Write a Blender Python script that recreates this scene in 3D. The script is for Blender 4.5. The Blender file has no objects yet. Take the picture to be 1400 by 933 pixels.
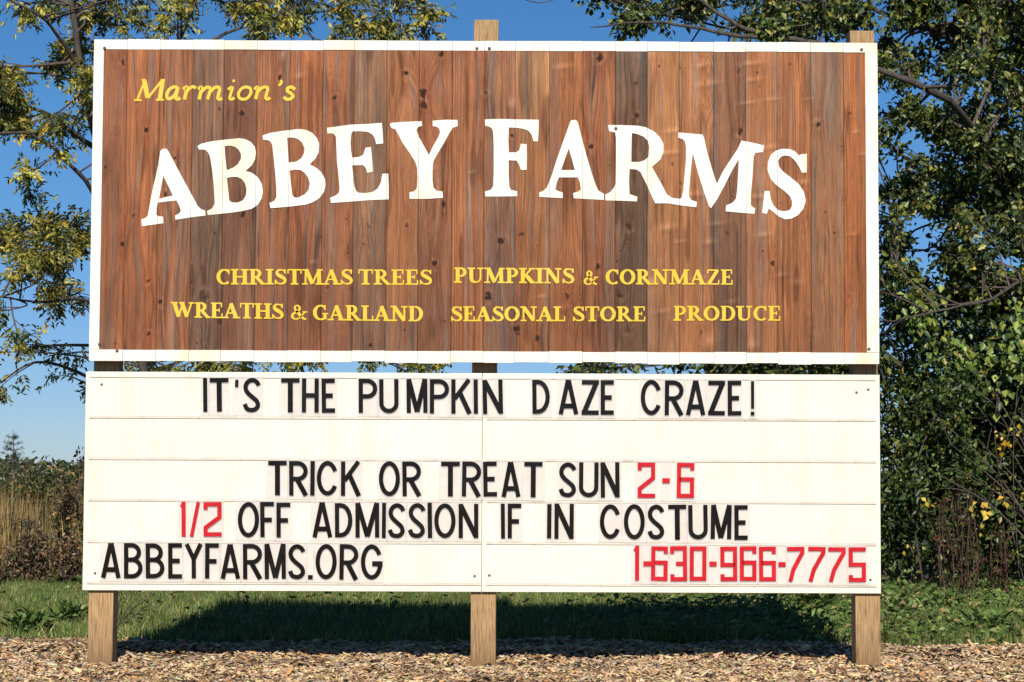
import bpy, bmesh, math, random
import numpy as np
from mathutils import Vector, Matrix
from mathutils.geometry import tessellate_polygon

random.seed(7)
rng = np.random.default_rng(7)
R = math.radians
scene = bpy.context.scene
COL = scene.collection

# ------------------------------------------------------------------ camera
FPX = 2857.0                       # focal length in photo pixels (photo is 1400 x 933)
PITCH, ROLL = R(3.48), R(0.24)
CAM = Vector((0.0, -10.0, 0.938))
cd = bpy.data.cameras.new('camera')
cam = bpy.data.objects.new('camera', cd)
COL.objects.link(cam)
cd.sensor_width = 36.0
cd.lens = 36.0 * FPX / 1400.0
cd.clip_start = 0.05
cd.clip_end = 3000
ROT = Matrix.Rotation(R(90) + PITCH, 3, 'X') @ Matrix.Rotation(ROLL, 3, 'Z')
cam.matrix_world = Matrix.Translation(CAM) @ ROT.to_4x4()
scene.camera = cam

def at(px, py, Y):
    d = ROT @ Vector(((px - 700.0) / FPX, -(py - 466.5) / FPX, -1.0))
    return CAM + d * ((Y - CAM.y) / d.y)

# ------------------------------------------------------------------ world and sun
SUN_EL, SUN_AZ = 35.5, -1.0        # azimuth: degrees the light turns to the right as it goes away from us
w = bpy.data.worlds.new('World')
scene.world = w
w.use_nodes = True
nt = w.node_tree
nt.nodes.clear()
wo = nt.nodes.new('ShaderNodeOutputWorld')
bg = nt.nodes.new('ShaderNodeBackground')
sky = nt.nodes.new('ShaderNodeTexSky')
sky.sky_type = 'NISHITA'
sky.sun_disc = False
sky.sun_elevation = R(SUN_EL)
sky.sun_rotation = R(180 + SUN_AZ)
sky.altitude = 3000
sky.air_density = 1.0
sky.dust_density = 0.0
sky.ozone_density = 4.0
hs = nt.nodes.new('ShaderNodeHueSaturation')
hs.inputs['Saturation'].default_value = 1.22
bg.inputs['Strength'].default_value = 0.064
nt.links.new(sky.outputs[0], hs.inputs['Color'])
tc = nt.nodes.new('ShaderNodeTexCoord')
sx = nt.nodes.new('ShaderNodeSeparateXYZ')
mr = nt.nodes.new('ShaderNodeMapRange')
mr.inputs['From Min'].default_value = 0.0
mr.inputs['From Max'].default_value = 0.16
hz = nt.nodes.new('ShaderNodeMix')
hz.data_type = 'RGBA'
hz.inputs[6].default_value = (0.60, 0.66, 0.84, 1)
hz.inputs[7].default_value = (1.06, 1.06, 1.06, 1)
nt.links.new(mr.outputs[0], hz.inputs[0])
mm = nt.nodes.new('ShaderNodeMix')
mm.data_type = 'RGBA'
mm.blend_type = 'MULTIPLY'
mm.inputs[0].default_value = 1.0
nt.links.new(tc.outputs['Generated'], sx.inputs[0])
nt.links.new(sx.outputs['Z'], mr.inputs['Value'])
nt.links.new(hs.outputs[0], mm.inputs[6])
nt.links.new(hz.outputs[2], mm.inputs[7])
nt.links.new(mm.outputs[2], bg.inputs[0])
nt.links.new(bg.outputs[0], wo.inputs[0])

sd = bpy.data.lights.new('sun', 'SUN')
sd.energy = 4.3
sd.angle = R(0.5)
sd.color = (1.0, 0.945, 0.86)
so = bpy.data.objects.new('sun', sd)
COL.objects.link(so)
ldir = Vector((math.sin(R(-SUN_AZ)) * math.cos(R(SUN_EL)), math.cos(R(SUN_AZ)) * math.cos(R(SUN_EL)), -math.sin(R(SUN_EL))))
so.rotation_euler = ldir.to_track_quat('-Z', 'Y').to_euler()

vs = scene.view_settings
vs.view_transform = 'Standard'
vs.look = 'None'
vs.exposure = 0.38
vs.gamma = 1.0
vs.use_curve_mapping = False

# ------------------------------------------------------------------ helpers
def srgb(r, g, b):
    def f(c):
        c /= 255.0
        return c / 12.92 if c <= 0.04045 else ((c + 0.055) / 1.055) ** 2.4
    return (f(r), f(g), f(b))

def new_obj(name, me, mats=(), parent=None):
    o = bpy.data.objects.new(name, me)
    for m in (mats if isinstance(mats, (list, tuple)) else [mats]):
        if m: me.materials.append(m)
    COL.objects.link(o)
    if parent: o.parent = parent
    return o

def tag(o, label=None, cat=None, group=None, kind=None):
    if label: o['label'] = label
    if cat: o['category'] = cat
    if group: o['group'] = group
    if kind: o['kind'] = kind
    return o

def empty(name, loc):
    o = bpy.data.objects.new(name, None)
    o.empty_display_size = 0.1
    o.location = loc
    COL.objects.link(o)
    return o

def child(o, parent):
    """parent without moving: the mesh was written in world space"""
    o.parent = parent
    o.matrix_parent_inverse = Matrix.Translation(-parent.location)
    return o

def np_mesh(name, V, F, col=None, mat_idx=None, smooth=False):
    """V (n,3); F: list of (m,k) int arrays; col (n,3) per vertex"""
    V = np.asarray(V, dtype=np.float32)
    if not isinstance(F, (list, tuple)): F = [F]
    F = [np.asarray(f, dtype=np.int32) for f in F if len(f)]
    me = bpy.data.meshes.new(name)
    me.vertices.add(len(V))
    me.vertices.foreach_set('co', V.ravel())
    loops = np.concatenate([f.ravel() for f in F])
    counts = np.concatenate([np.full(len(f), f.shape[1], np.int32) for f in F])
    starts = np.concatenate([[0], np.cumsum(counts)[:-1]]).astype(np.int32)
    me.loops.add(len(loops))
    me.loops.foreach_set('vertex_index', loops)
    me.polygons.add(len(counts))
    me.polygons.foreach_set('loop_start', starts)
    me.polygons.foreach_set('loop_total', counts)
    if mat_idx is not None:
        me.polygons.foreach_set('material_index', np.asarray(mat_idx, np.int32))
    if smooth:
        me.polygons.foreach_set('use_smooth', np.ones(len(counts), bool))
    me.update(calc_edges=True)
    if col is not None:
        a = me.attributes.new('tint', 'FLOAT_COLOR', 'POINT')
        c = np.ones((len(V), 4), np.float32)
        c[:, :3] = col
        a.data.foreach_set('color', c.ravel())
    me.validate()
    return me

class MB:
    """collects simple solids in one mesh"""
    def __init__(s): s.V, s.F, s.n = [], [], 0
    def add(s, V, F):
        s.V.append(np.asarray(V, float).reshape(-1, 3))
        for f in F: s.F.append(tuple(i + s.n for i in f))
        s.n += len(s.V[-1])
    def box(s, x0, x1, y0, y1, z0, z1):
        V = [(x, y, z) for x in (x0, x1) for y in (y0, y1) for z in (z0, z1)]
        s.add(V, [(0, 1, 3, 2), (4, 6, 7, 5), (0, 4, 5, 1), (2, 3, 7, 6), (0, 2, 6, 4), (1, 5, 7, 3)])
    def mesh(s, name):
        me = bpy.data.meshes.new(name)
        me.from_pydata([tuple(v) for v in np.concatenate(s.V)], [], s.F)
        me.update()
        return me
    def build(s, name, mats, parent=None, bevel=0):
        o = new_obj(name, s.mesh(name), mats)
        if bevel:
            b = o.modifiers.new('bevel', 'BEVEL')
            b.width = bevel
            b.segments = 2
            b.limit_method = 'ANGLE'
        if parent: child(o, parent)
        return o

def tube(pts, radii, sides=6):
    pts = np.asarray(pts, float)
    n = len(pts)
    T = np.gradient(pts, axis=0)
    T /= np.linalg.norm(T, axis=1, keepdims=True) + 1e-9
    ref = np.array([0.31, 0.77, 0.55])
    A = np.cross(T, ref); A /= np.linalg.norm(A, axis=1, keepdims=True) + 1e-9
    B = np.cross(T, A)
    th = np.linspace(0, 2 * np.pi, sides, endpoint=False)
    ring = A[:, None, :] * np.cos(th)[None, :, None] + B[:, None, :] * np.sin(th)[None, :, None]
    V = (pts[:, None, :] + ring * np.asarray(radii, float)[:, None, None]).reshape(-1, 3)
    i = np.arange(n - 1)[:, None] * sides
    j = np.arange(sides)[None, :]
    k = (j + 1) % sides
    F = np.stack([i + j, i + k, i + sides + k, i + sides + j], -1).reshape(-1, 4)
    return V, F

class Tubes:
    def __init__(s): s.V, s.F, s.n = [], [], 0
    def add(s, pts, radii, sides=6):
        V, F = tube(pts, radii, sides)
        s.V.append(V); s.F.append(F + s.n); s.n += len(V)
    def arrays(s):
        if not s.V: return np.zeros((0, 3)), np.zeros((0, 4), int)
        return np.concatenate(s.V), np.concatenate(s.F)

def unit(a):
    return a / (np.linalg.norm(a, axis=-1, keepdims=True) + 1e-9)

def leaves(P, D, N, L, W, C, fold=0.25):
    """diamond leaves folded along the midrib. returns V, F(tris), col"""
    n = len(P)
    D = unit(D)
    S = unit(np.cross(D, N))
    N = np.cross(S, D)
    L = np.broadcast_to(np.asarray(L, float), (n,))[:, None]
    W = np.broadcast_to(np.asarray(W, float), (n,))[:, None]
    m = P + D * L * 0.45
    up = N * W * fold
    V = np.stack([P, m - S * W * 0.5 + up, P + D * L - N * L * 0.12, m + S * W * 0.5 + up], 1).reshape(-1, 3)
    b = np.arange(n)[:, None] * 4
    F = np.concatenate([b + np.array([[0, 2, 1]]), b + np.array([[0, 3, 2]])], 0)
    return V, F, np.repeat(C, 4, axis=0)

def pick(pal, n, jit=0.18):
    """pal: list of (weight, (r,g,b))"""
    wts = np.array([p[0] for p in pal], float); wts /= wts.sum()
    cs = np.array([p[1] for p in pal], float)
    c = cs[rng.choice(len(pal), n, p=wts)]
    c = c * (1 + rng.normal(0, jit, (n, 1)))
    c = c * (1 + rng.normal(0, 0.07, (n, 3)))
    return np.clip(c, 0.003, 0.9)

# smooth value noise in numpy
def vnoise(x, y, seed=0):
    x = np.asarray(x, float); y = np.asarray(y, float)
    xi = np.floor(x).astype(np.int64); yi = np.floor(y).astype(np.int64)
    fx = x - xi; fy = y - yi
    fx = fx * fx * (3 - 2 * fx); fy = fy * fy * (3 - 2 * fy)
    def h(a, b):
        v = np.sin(a * 127.1 + b * 311.7 + seed * 74.7) * 43758.5453
        return v - np.floor(v)
    return (h(xi, yi) * (1 - fx) + h(xi + 1, yi) * fx) * (1 - fy) + (h(xi, yi + 1) * (1 - fx) + h(xi + 1, yi + 1) * fx) * fy

# ------------------------------------------------------------------ materials
def mat(name):
    m = bpy.data.materials.new(name)
    m.use_nodes = True
    t = m.node_tree
    b = t.nodes['Principled BSDF']
    return m, t, b

def node(t, kind, **kw):
    n = t.nodes.new(kind)
    for k, v in kw.items():
        if k in n.inputs: n.inputs[k].default_value = v
        else: setattr(n, k, v)
    return n

def mixrgb(t, fac, a, b, mode='MIX'):
    n = t.nodes.new('ShaderNodeMix')
    n.data_type = 'RGBA'
    n.blend_type = mode
    for sock, v in ((n.inputs[0], fac), (n.inputs[6], a), (n.inputs[7], b)):
        if hasattr(v, 'is_output'): t.links.new(v, sock)
        elif isinstance(v, (int, float)): sock.default_value = v
        else: sock.default_value = (*v, 1.0) if len(v) == 3 else v
    return n.outputs[2]

def ramp(t, src, stops):
    n = t.nodes.new('ShaderNodeValToRGB')
    el = n.color_ramp.elements
    while len(el) > 1: el.remove(el[-1])
    el[0].position = stops[0][0]; el[0].color = (*stops[0][1], 1)
    for p, c in stops[1:]:
        e = el.new(p); e.color = (*c, 1)
    t.links.new(src, n.inputs[0])
    return n.outputs[0]

def pos_noise(t, scale, detail=4, sx=1, sy=1, sz=1, rough=0.6):
    g = node(t, 'ShaderNodeNewGeometry')
    mp = node(t, 'ShaderNodeMapping')
    mp.inputs['Scale'].default_value = (sx, sy, sz)
    t.links.new(g.outputs['Position'], mp.inputs['Vector'])
    n = node(t, 'ShaderNodeTexNoise')
    n.inputs['Scale'].default_value = scale
    n.inputs['Detail'].default_value = detail
    n.inputs['Roughness'].default_value = rough
    t.links.new(mp.outputs[0], n.inputs['Vector'])
    return n.outputs['Fac']

def bump(t, b, src, strength, dist):
    n = node(t, 'ShaderNodeBump')
    n.inputs['Strength'].default_value = strength
    n.inputs['Distance'].default_value = dist
    t.links.new(src, n.inputs['Height'])
    t.links.new(n.outputs[0], b.inputs['Normal'])

def tint_node(t):
    a = node(t, 'ShaderNodeAttribute')
    a.attribute_name = 'tint'
    return a.outputs['Color']

def leaf_mat(name, translucency=0.25, rough=0.45, spec=0.4):
    m, t, b = mat(name)
    c = tint_node(t)
    t.links.new(c, b.inputs['Base Color'])
    b.inputs['Roughness'].default_value = rough
    b.inputs['Specular IOR Level'].default_value = spec
    tr = node(t, 'ShaderNodeBsdfTranslucent')
    t.links.new(c, tr.inputs['Color'])
    mx = node(t, 'ShaderNodeMixShader')
    mx.inputs[0].default_value = translucency
    t.links.new(b.outputs[0], mx.inputs[1])
    t.links.new(tr.outputs[0], mx.inputs[2])
    t.links.new(mx.outputs[0], t.nodes['Material Output'].inputs['Surface'])
    return m

M_leaf = leaf_mat('leaf', 0.28, 0.42, 0.45)
M_grass = leaf_mat('grass_blade', 0.22, 0.5, 0.3)
M_dry = leaf_mat('dry_stalk', 0.2, 0.7, 0.1)

def bark_mat(name, a, b_):
    m, t, b = mat(name)
    n = pos_noise(t, 30, 6, 1, 1, 0.25)
    c = ramp(t, n, [(0.3, a), (0.72, b_)])
    t.links.new(c, b.inputs['Base Color'])
    b.inputs['Roughness'].default_value = 0.9
    bump(t, b, n, 0.6, 0.01)
    return m
M_bark = bark_mat('bark', (0.02, 0.015, 0.012), (0.105, 0.085, 0.068))
M_twig = bark_mat('twig', (0.045, 0.03, 0.024), (0.14, 0.105, 0.085))
M_redtwig = bark_mat('reddish_twig', (0.05, 0.028, 0.02), (0.13, 0.075, 0.05))

# stained cedar: colour laid out in the vertex attribute, fine grain by noise
M_wood, t, b = mat('stained_cedar')
c = tint_node(t)
n1 = pos_noise(t, 60, 5, 6, 1, 0.22, 0.65)
n2 = pos_noise(t, 9, 4, 1, 1, 0.6)
g = ramp(t, n1, [(0.27, (0.60, 0.55, 0.52)), (0.5, (1, 1, 1)), (0.74, (1.22, 1.24, 1.25))])
c = mixrgb(t, 1.0, c, g, 'MULTIPLY')
g2 = ramp(t, n2, [(0.3, (0.86, 0.86, 0.88)), (0.7, (1.1, 1.09, 1.07))])
c = mixrgb(t, 1.0, c, g2, 'MULTIPLY')
t.links.new(c, b.inputs['Base Color'])
b.inputs['Roughness'].default_value = 0.6
b.inputs['Specular IOR Level'].default_value = 0.12
bump(t, b, n1, 0.35, 0.003)

def paint_mat(name, base, stain, stain_lo=0.62, rough=0.5, wear=0.0):
    m, t, b = mat(name)
    n = pos_noise(t, 5, 5, 1, 1, 0.6)
    n2 = pos_noise(t, 90, 3, 3, 1, 0.4)
    f = ramp(t, n, [(stain_lo, (0, 0, 0)), (0.82, (1, 1, 1))])
    c = mixrgb(t, f, base, stain)
    g = ramp(t, n2, [(0.3, (0.9, 0.89, 0.87)), (0.6, (1, 1, 1))])
    c = mixrgb(t, 1.0, c, g, 'MULTIPLY')
    t.links.new(c, b.inputs['Base Color'])
    b.inputs['Roughness'].default_value = rough
    bump(t, b, n2, 0.25, 0.002)
    return m
M_white = paint_mat('white_paint', (0.80, 0.76, 0.66), (0.74, 0.58, 0.30), 0.52)
M_yellow = paint_mat('yellow_paint', (0.74, 0.48, 0.014), (0.75, 0.52, 0.08), 0.5)
M_panel = paint_mat('cream_sheet', (0.80, 0.762, 0.655), (0.775, 0.735, 0.62), 0.5, 0.35)
t = M_panel.node_tree
b = t.nodes['Principled BSDF']
src = b.inputs['Base Color'].links[0].from_socket
n = pos_noise(t, 7, 5, 1.6, 1, 0.25)
n2 = pos_noise(t, 1.6, 4)
gd = ramp(t, n, [(0.32, (0.945, 0.93, 0.90)), (0.52, (1, 1, 1))])
c = mixrgb(t, 1.0, src, gd, 'MULTIPLY')
gd = ramp(t, n2, [(0.35, (0.955, 0.945, 0.92)), (0.6, (1, 1, 1))])
c = mixrgb(t, 1.0, c, gd, 'MULTIPLY')
t.links.new(c, b.inputs['Base Color'])
M_rail = paint_mat('clear_rail', (0.66, 0.60, 0.50), (0.50, 0.43, 0.35), 0.5, 0.3)

def gloss_mat(name, base, rough=0.28, var=0.4):
    m, t, b = mat(name)
    n = pos_noise(t, 14, 4)
    c = ramp(t, n, [(0.3, base), (0.75, tuple(min(1, x * (1 + var) + 0.006) for x in base))])
    t.links.new(c, b.inputs['Base Color'])
    b.inputs['Roughness'].default_value = rough
    b.inputs['Specular IOR Level'].default_value = 0.22
    return m
M_black = gloss_mat('black_plastic', (0.007, 0.005, 0.0035), 0.2)
M_red = gloss_mat('red_plastic', (0.46, 0.012, 0.018), 0.3, 0.25)
M_screw = gloss_mat('screw_steel', (0.09, 0.08, 0.07), 0.5)

M_card, t, b = mat('clear_card')
n = pos_noise(t, 25, 3)
c = ramp(t, n, [(0.3, (0.80, 0.72, 0.69)), (0.7, (0.88, 0.83, 0.81))])
t.links.new(c, b.inputs['Base Color'])
b.inputs['Roughness'].default_value = 0.12
b.inputs['Alpha'].default_value = 0.22

def post_mat():
    m, t, b = mat('post_timber')
    n = pos_noise(t, 26, 6, 5, 5, 0.35, 0.7)
    n2 = pos_noise(t, 4, 4, 1, 1, 0.8)
    c = ramp(t, n, [(0.30, (0.17, 0.085, 0.035)), (0.5, (0.41, 0.255, 0.115)), (0.72, (0.55, 0.37, 0.185))])
    g = ramp(t, n2, [(0.3, (0.74, 0.74, 0.76)), (0.7, (1.05, 1.03, 1))])
    c = mixrgb(t, 1.0, c, g, 'MULTIPLY')
    sp = node(t, 'ShaderNodeSeparateXYZ')
    gp = node(t, 'ShaderNodeNewGeometry')
    t.links.new(gp.outputs['Position'], sp.inputs[0])
    damp = ramp(t, sp.outputs['Z'], [(0.0, (0.55, 0.5, 0.46)), (0.07, (0.84, 0.82, 0.8)), (0.2, (1, 1, 1))])
    c = mixrgb(t, 1.0, c, damp, 'MULTIPLY')
    n3 = pos_noise(t, 60, 2, 4, 4, 0.06)
    crack = ramp(t, n3, [(0.30, (0.35, 0.3, 0.28)), (0.36, (1, 1, 1))])
    c = mixrgb(t, 1.0, c, crack, 'MULTIPLY')
    v = node(t, 'ShaderNodeTexVoronoi')
    v.inputs['Scale'].default_value = 5.5
    ge = node(t, 'ShaderNodeNewGeometry')
    t.links.new(ge.outputs['Position'], v.inputs['Vector'])
    k = ramp(t, v.outputs['Distance'], [(0.035, (1, 1, 1)), (0.10, (0, 0, 0))])
    c = mixrgb(t, k, c, (0.10, 0.045, 0.02))
    t.links.new(c, b.inputs['Base Color'])
    b.inputs['Roughness'].default_value = 0.8
    bump(t, b, n, 0.4, 0.004)
    return m
M_post = post_mat()

M_chip, t, b = mat('wood_chip')
c = tint_node(t)
n = pos_noise(t, 120, 3)
g = ramp(t, n, [(0.3, (0.7, 0.68, 0.66)), (0.7, (1.15, 1.15, 1.15))])
c = mixrgb(t, 1.0, c, g, 'MULTIPLY')
t.links.new(c, b.inputs['Base Color'])
b.inputs['Roughness'].default_value = 0.85

M_mulch, t, b = mat('mulch_soil')
n = pos_noise(t, 40, 6)
c = ramp(t, n, [(0.3, (0.05, 0.03, 0.018)), (0.55, (0.15, 0.09, 0.05)), (0.75, (0.32, 0.21, 0.12))])
t.links.new(c, b.inputs['Base Color'])
b.inputs['Roughness'].default_value = 0.95
bump(t, b, n, 0.8, 0.02)

M_ground, t, b = mat('turf_soil')
n = pos_noise(t, 1.3, 8)
c = ramp(t, n, [(0.3, (0.02, 0.028, 0.01)), (0.55, (0.04, 0.05, 0.015)), (0.78, (0.09, 0.08, 0.03))])
t.links.new(c, b.inputs['Base Color'])
b.inputs['Roughness'].default_value = 1.0

# ------------------------------------------------------------------ ground
gm = np_mesh('ground', [(-600, -40, -0.03), (600, -40, -0.03), (600, 1500, -0.03), (-600, 1500, -0.03)], np.array([[0, 1, 2, 3]]))
tag(new_obj('ground', gm, M_ground), kind='structure')

def mulch_edge(x):                         # the bed's far edge
    return 1.28 + 0.10 * np.sin(x * 1.7 + 0.6) + 0.06 * np.sin(x * 4.9) + 0.03 * np.sin(x * 11)
def mulch_z(x, y):
    e = mulch_edge(x)
    h = -0.010 + 0.020 * (vnoise(x * 3.2, y * 3.2, 3) - 0.4) + 0.022 * (vnoise(x * 9, y * 9, 5) - 0.5)
    h = h + 0.030 * np.exp(-((y - 0.62) / 0.16) ** 2) * (0.4 + vnoise(x * 2.2, 0 * x, 9))
    return h + 0.012 * np.clip((y - 0.7) / 0.4, 0, 1) - 0.03 * np.clip((y - e + 0.12) / 0.2, 0, 1)
gx, gy = np.meshgrid(np.arange(-5, 5.01, 0.05), np.arange(-3.5, 1.6, 0.05))
nx, ny = gx.shape[1], gx.shape[0]
gz = mulch_z(gx, gy) - 0.008
idx = np.arange(nx * ny).reshape(ny, nx)
F = np.stack([idx[:-1, :-1], idx[:-1, 1:], idx[1:, 1:], idx[1:, :-1]], -1).reshape(-1, 4)
tag(new_obj('mulch_bed', np_mesh('mulch_bed', np.stack([gx, gy, gz], -1).reshape(-1, 3), F, smooth=True), M_mulch), kind='structure')

# ------------------------------------------------------------------ wood chips (nobody could count them)
def chips(n):
    x = rng.uniform(-3.3, 3.3, n)
    y = -1.35 + (rng.random(n) ** 0.85) * 2.75
    keep = y < mulch_edge(x) + rng.normal(0, 0.05, n)
    x, y = x[keep], y[keep]
    n = len(x)
    z = mulch_z(x, y) + rng.uniform(0.0, 0.016, n)
    L = np.exp(rng.normal(math.log(0.027), 0.55, n)).clip(0.008, 0.16)
    W = L * rng.uniform(0.14, 0.55, n)
    W = W.clip(0.004, 0.022)
    H = rng.uniform(0.002, 0.007, n)
    yaw = rng.uniform(0, 2 * np.pi, n)
    pit = rng.normal(0, 0.27, n)
    rol = rng.normal(0, 0.4, n)
    a = np.stack([np.cos(yaw) * np.cos(pit), np.sin(yaw) * np.cos(pit), np.sin(pit)], 1)
    s0 = np.stack([-np.sin(yaw), np.cos(yaw), 0 * yaw], 1)
    u0 = np.cross(a, s0)
    s = s0 * np.cos(rol)[:, None] + u0 * np.sin(rol)[:, None]
    u = np.cross(a, s)
    P = np.stack([x, y, z], 1)
    V = []
    for sa in (-1, 1):
        for ss in (-1, 1):
            for su in (-1, 1):
                j = rng.uniform(0.55, 1.1, (n, 1))
                V.append(P + a * (L[:, None] * 0.5 * sa) * j + s * (W[:, None] * 0.5 * ss) * rng.uniform(0.5, 1.1, (n, 1)) + u * (H[:, None] * 0.5 * su))
    V = np.stack(V, 1).reshape(-1, 3)
    q = np.array([(0, 1, 3, 2), (4, 6, 7, 5), (0, 4, 5, 1), (2, 3, 7, 6), (0, 2, 6, 4), (1, 5, 7, 3)])
    F = (np.arange(n)[:, None, None] * 8 + q[None]).reshape(-1, 4)
    pal = [(5, (0.42, 0.285, 0.15)), (4.5, (0.52, 0.38, 0.21)), (4, (0.27, 0.16, 0.08)), (3.2, (0.40, 0.31, 0.22)), (2.6, (0.13, 0.075, 0.04)), (1.6, (0.62, 0.47, 0.27)), (1, (0.5, 0.26, 0.09))]
    C = pick(pal, n, 0.2) * (0.90 + 0.66 * vnoise(x * 1.9, y * 2.6, 44))[:, None]
    return np_mesh('wood_chips', V, F, np.repeat(C, 8, axis=0))
tag(new_obj('wood_chips', chips(46000), M_chip), kind='stuff')

# ------------------------------------------------------------------ the farm sign
YU, YL = -0.080, -0.020            # front planes: plank board, message board
sign = empty('farm_sign', (at(659, 640, 0).x, 0.06, 0.0))
tag(sign, 'big roadside farm sign of stained planks above a cream letter board on three wooden posts', 'sign')

def px_x(px, py, Y): return at(px, py, Y).x
def px_z(px, py, Y): return at(px, py, Y).z

# posts
def post(x0, x1, top_z, lean=0.0):
    m = MB()
    V = []
    for z in (-0.3, top_z):
        o = lean * z
        V += [(x0 + o, 0.0, z), (x1 + o, 0.0, z), (x1 + o, 0.125, z), (x0 + o, 0.125, z)]
    m.add(V, [(0, 1, 2, 3), (4, 7, 6, 5), (0, 4, 5, 1), (1, 5, 6, 2), (2, 6, 7, 3), (3, 7, 4, 0)])
    return m.build('post', M_post, sign, bevel=0.004)
post(px_x(120, 850, 0), px_x(154, 850, 0), px_z(140, 90, 0), 0.006)
post(px_x(643.5, 850, 0), px_x(678, 850, 0), px_z(660, 27, 0))
post(px_x(1170, 850, 0), px_x(1204, 850, 0), px_z(1180, 42, 0), -0.004)

# battens behind the planks
for py in (120, 285, 440):
    z = px_z(659, py, -0.04)
    m = MB()
    m.box(px_x(132, py, -0.04), px_x(1192, py, -0.04), -0.060, -0.001, z - 0.045, z + 0.045)
    m.build('batten', M_post, sign, bevel=0.003)

# planks: fine grid front with colour, knots and painted figure sheen
XL, XR = px_x(125.5, 275, YU), px_x(1200.5, 275, YU)
ZT, ZB = px_z(659, 57.0, YU), px_z(659, 495.0, YU)
IXL, IXR = px_x(138.7, 275, YU), px_x(1184, 275, YU)
IZT, IZB = px_z(659, 69.5, YU), px_z(659, 480.5, YU)
seam_px = [171, 216, 261, 304, 349.5, 394.6, 440, 483, 528, 572, 617.6, 661.5, 704, 751, 796.6, 841, 885, 928.8, 976, 1020, 1063, 1109, 1154]
seams = [XL] + [px_x(p, 275, YU) for p in seam_px] + [XR]
# plank tones, left to right (sRGB of sunlit photo, roughly the stain's own colour)
tones = [(158, 97, 66), (170, 102, 66), (158, 98, 66), (140, 98, 76), (134, 88, 66), (164, 102, 70), (166, 98, 64), (163, 100, 68),
         (150, 102, 76), (164, 104, 70), (155, 96, 66), (158, 96, 64), (150, 98, 70), (164, 104, 68), (160, 98, 64), (160, 98, 66), (136, 94, 70),
         (174, 114, 76), (172, 110, 73), (146, 97, 72), (170, 108, 72), (168, 104, 68), (158, 102, 70), (176, 104, 64)]
tops = [0] * 24
# tones of some planks drift along their length: (plank, z fraction centre, half width, sRGB)
drift = [(16, 0.05, 0.18, (90, 78, 70)), (16, 0.62, 0.42, (98, 74, 60)), (3, 0.85, 0.3, (112, 86, 70)), (12, 0.75, 0.3, (142, 108, 92)), (8, 0.9, 0.3, (120, 86, 66)),
         (19, 0.85, 0.35, (118, 84, 64)), (0, 0.3, 0.3, (140, 88, 64)), (8, 0.35, 0.2, (132, 98, 74)), (13, 0.06, 0.14, (196, 138, 92)), (10, 0.8, 0.25, (138, 92, 70)),
         (4, 0.45, 0.3, (118, 78, 60)), (22, 0.3, 0.5, (160, 112, 80)), (15, 0.85, 0.2, (140, 88, 64)), (6, 0.85, 0.25, (142, 88, 64)), (7, 0.8, 0.3, (144, 94, 70)),
         (1, 0.9, 0.2, (160, 98, 68)), (5, 0.9, 0.2, (140, 90, 68)), (17, 0.9, 0.15, (160, 106, 74))]
# knots in photo pixels: x, y, radius, depth of colour
knots = [(168, 85, 4, 1), (199, 178, 4, 1), (238, 217, 4.5, 1), (182, 295, 5, 1), (226, 265, 3.5, .9), (330, 155, 5, 1), (332, 293, 4.5, 1), (383, 106, 4, 1), (457, 133, 4, .9), (555, 102, 5, 1), (603, 74, 4, 1),
         (578, 128, 7, 1), (578, 145, 7, .9), (167, 334, 4, 1), (144, 228, 3, .8), (202, 384, 4, 1), (218, 413, 5, 1), (202, 458, 4.5, 1), (594, 361, 5, 1), (606, 280, 4.5, 1), (612, 182, 5, .8), (553, 452, 3, .8), (506, 472, 3, 1),
         (820, 79, 6, 1), (809, 199, 5, 1), (870, 158, 5, 1), (869, 115, 4, .8), (663, 126, 4, .9), (685, 70, 3, 1), (668, 406, 6, 1), (705, 452, 7, 1), (734, 462, 4, .9), (817, 366, 5, 1), (685, 328, 6, 1), (713, 320, 4, .9), (1012, 180, 5, .9),
         (1011, 181, 3, 1), (1119, 170, 5, 1), (1056, 360, 4, .9), (1010, 97, 4, .7), (1038, 118, 3, .6), (964, 112, 4, .4), (700, 185, 3, .9), (720, 430, 3, .8), (847, 402, 6, .8), (860, 310, 5, .8), (858, 450, 6, .7), (505, 310, 3, .6), (395, 270, 4, .6), (278, 405, 8, .6), (300, 440, 5, .6), (556, 307, 4, .7),
         (1080, 88, 3, .6), (960, 455, 3, .6), (775, 405, 4, .8), (480, 395, 3, .5), (540, 170, 3, .6), (1128, 290, 3, .6), (1160, 405, 3, .5), (430, 430, 4, .5), (1100, 280, 4, .5), (930, 250, 4, .5)]
# sheen of the curled figure, painted in as paler wood: x, y, half width, half height
sheen_figures = [(968, 113, 16, 5), (960, 88, 8, 5), (1026, 86, 16, 4), (1030, 108, 12, 4), (945, 265, 20, 5), (1056, 135, 10, 3), (1075, 205, 10, 4), (1098, 248, 9, 5), (1055, 200, 10, 4), (1035, 268, 10, 4), (915, 208, 18, 4), (920, 178, 14, 4),
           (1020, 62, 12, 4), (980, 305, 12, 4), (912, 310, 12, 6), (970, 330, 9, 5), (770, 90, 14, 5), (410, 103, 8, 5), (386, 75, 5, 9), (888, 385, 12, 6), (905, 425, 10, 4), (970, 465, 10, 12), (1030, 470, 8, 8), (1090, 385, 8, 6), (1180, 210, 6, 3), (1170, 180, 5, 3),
           (820, 432, 14, 6), (770, 420, 8, 5), (740, 405, 8, 3), (428, 358, 6, 4), (590, 230, 5, 4), (1045, 320, 10, 4), (1000, 412, 10, 5), (955, 380, 12, 3), (1068, 375, 8, 4), (645, 235, 5, 3), (930, 330, 9, 3), (700, 140, 6, 9), (1165, 320, 7, 3), (1022, 140, 14, 3), (1105, 135, 8, 2)]
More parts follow.
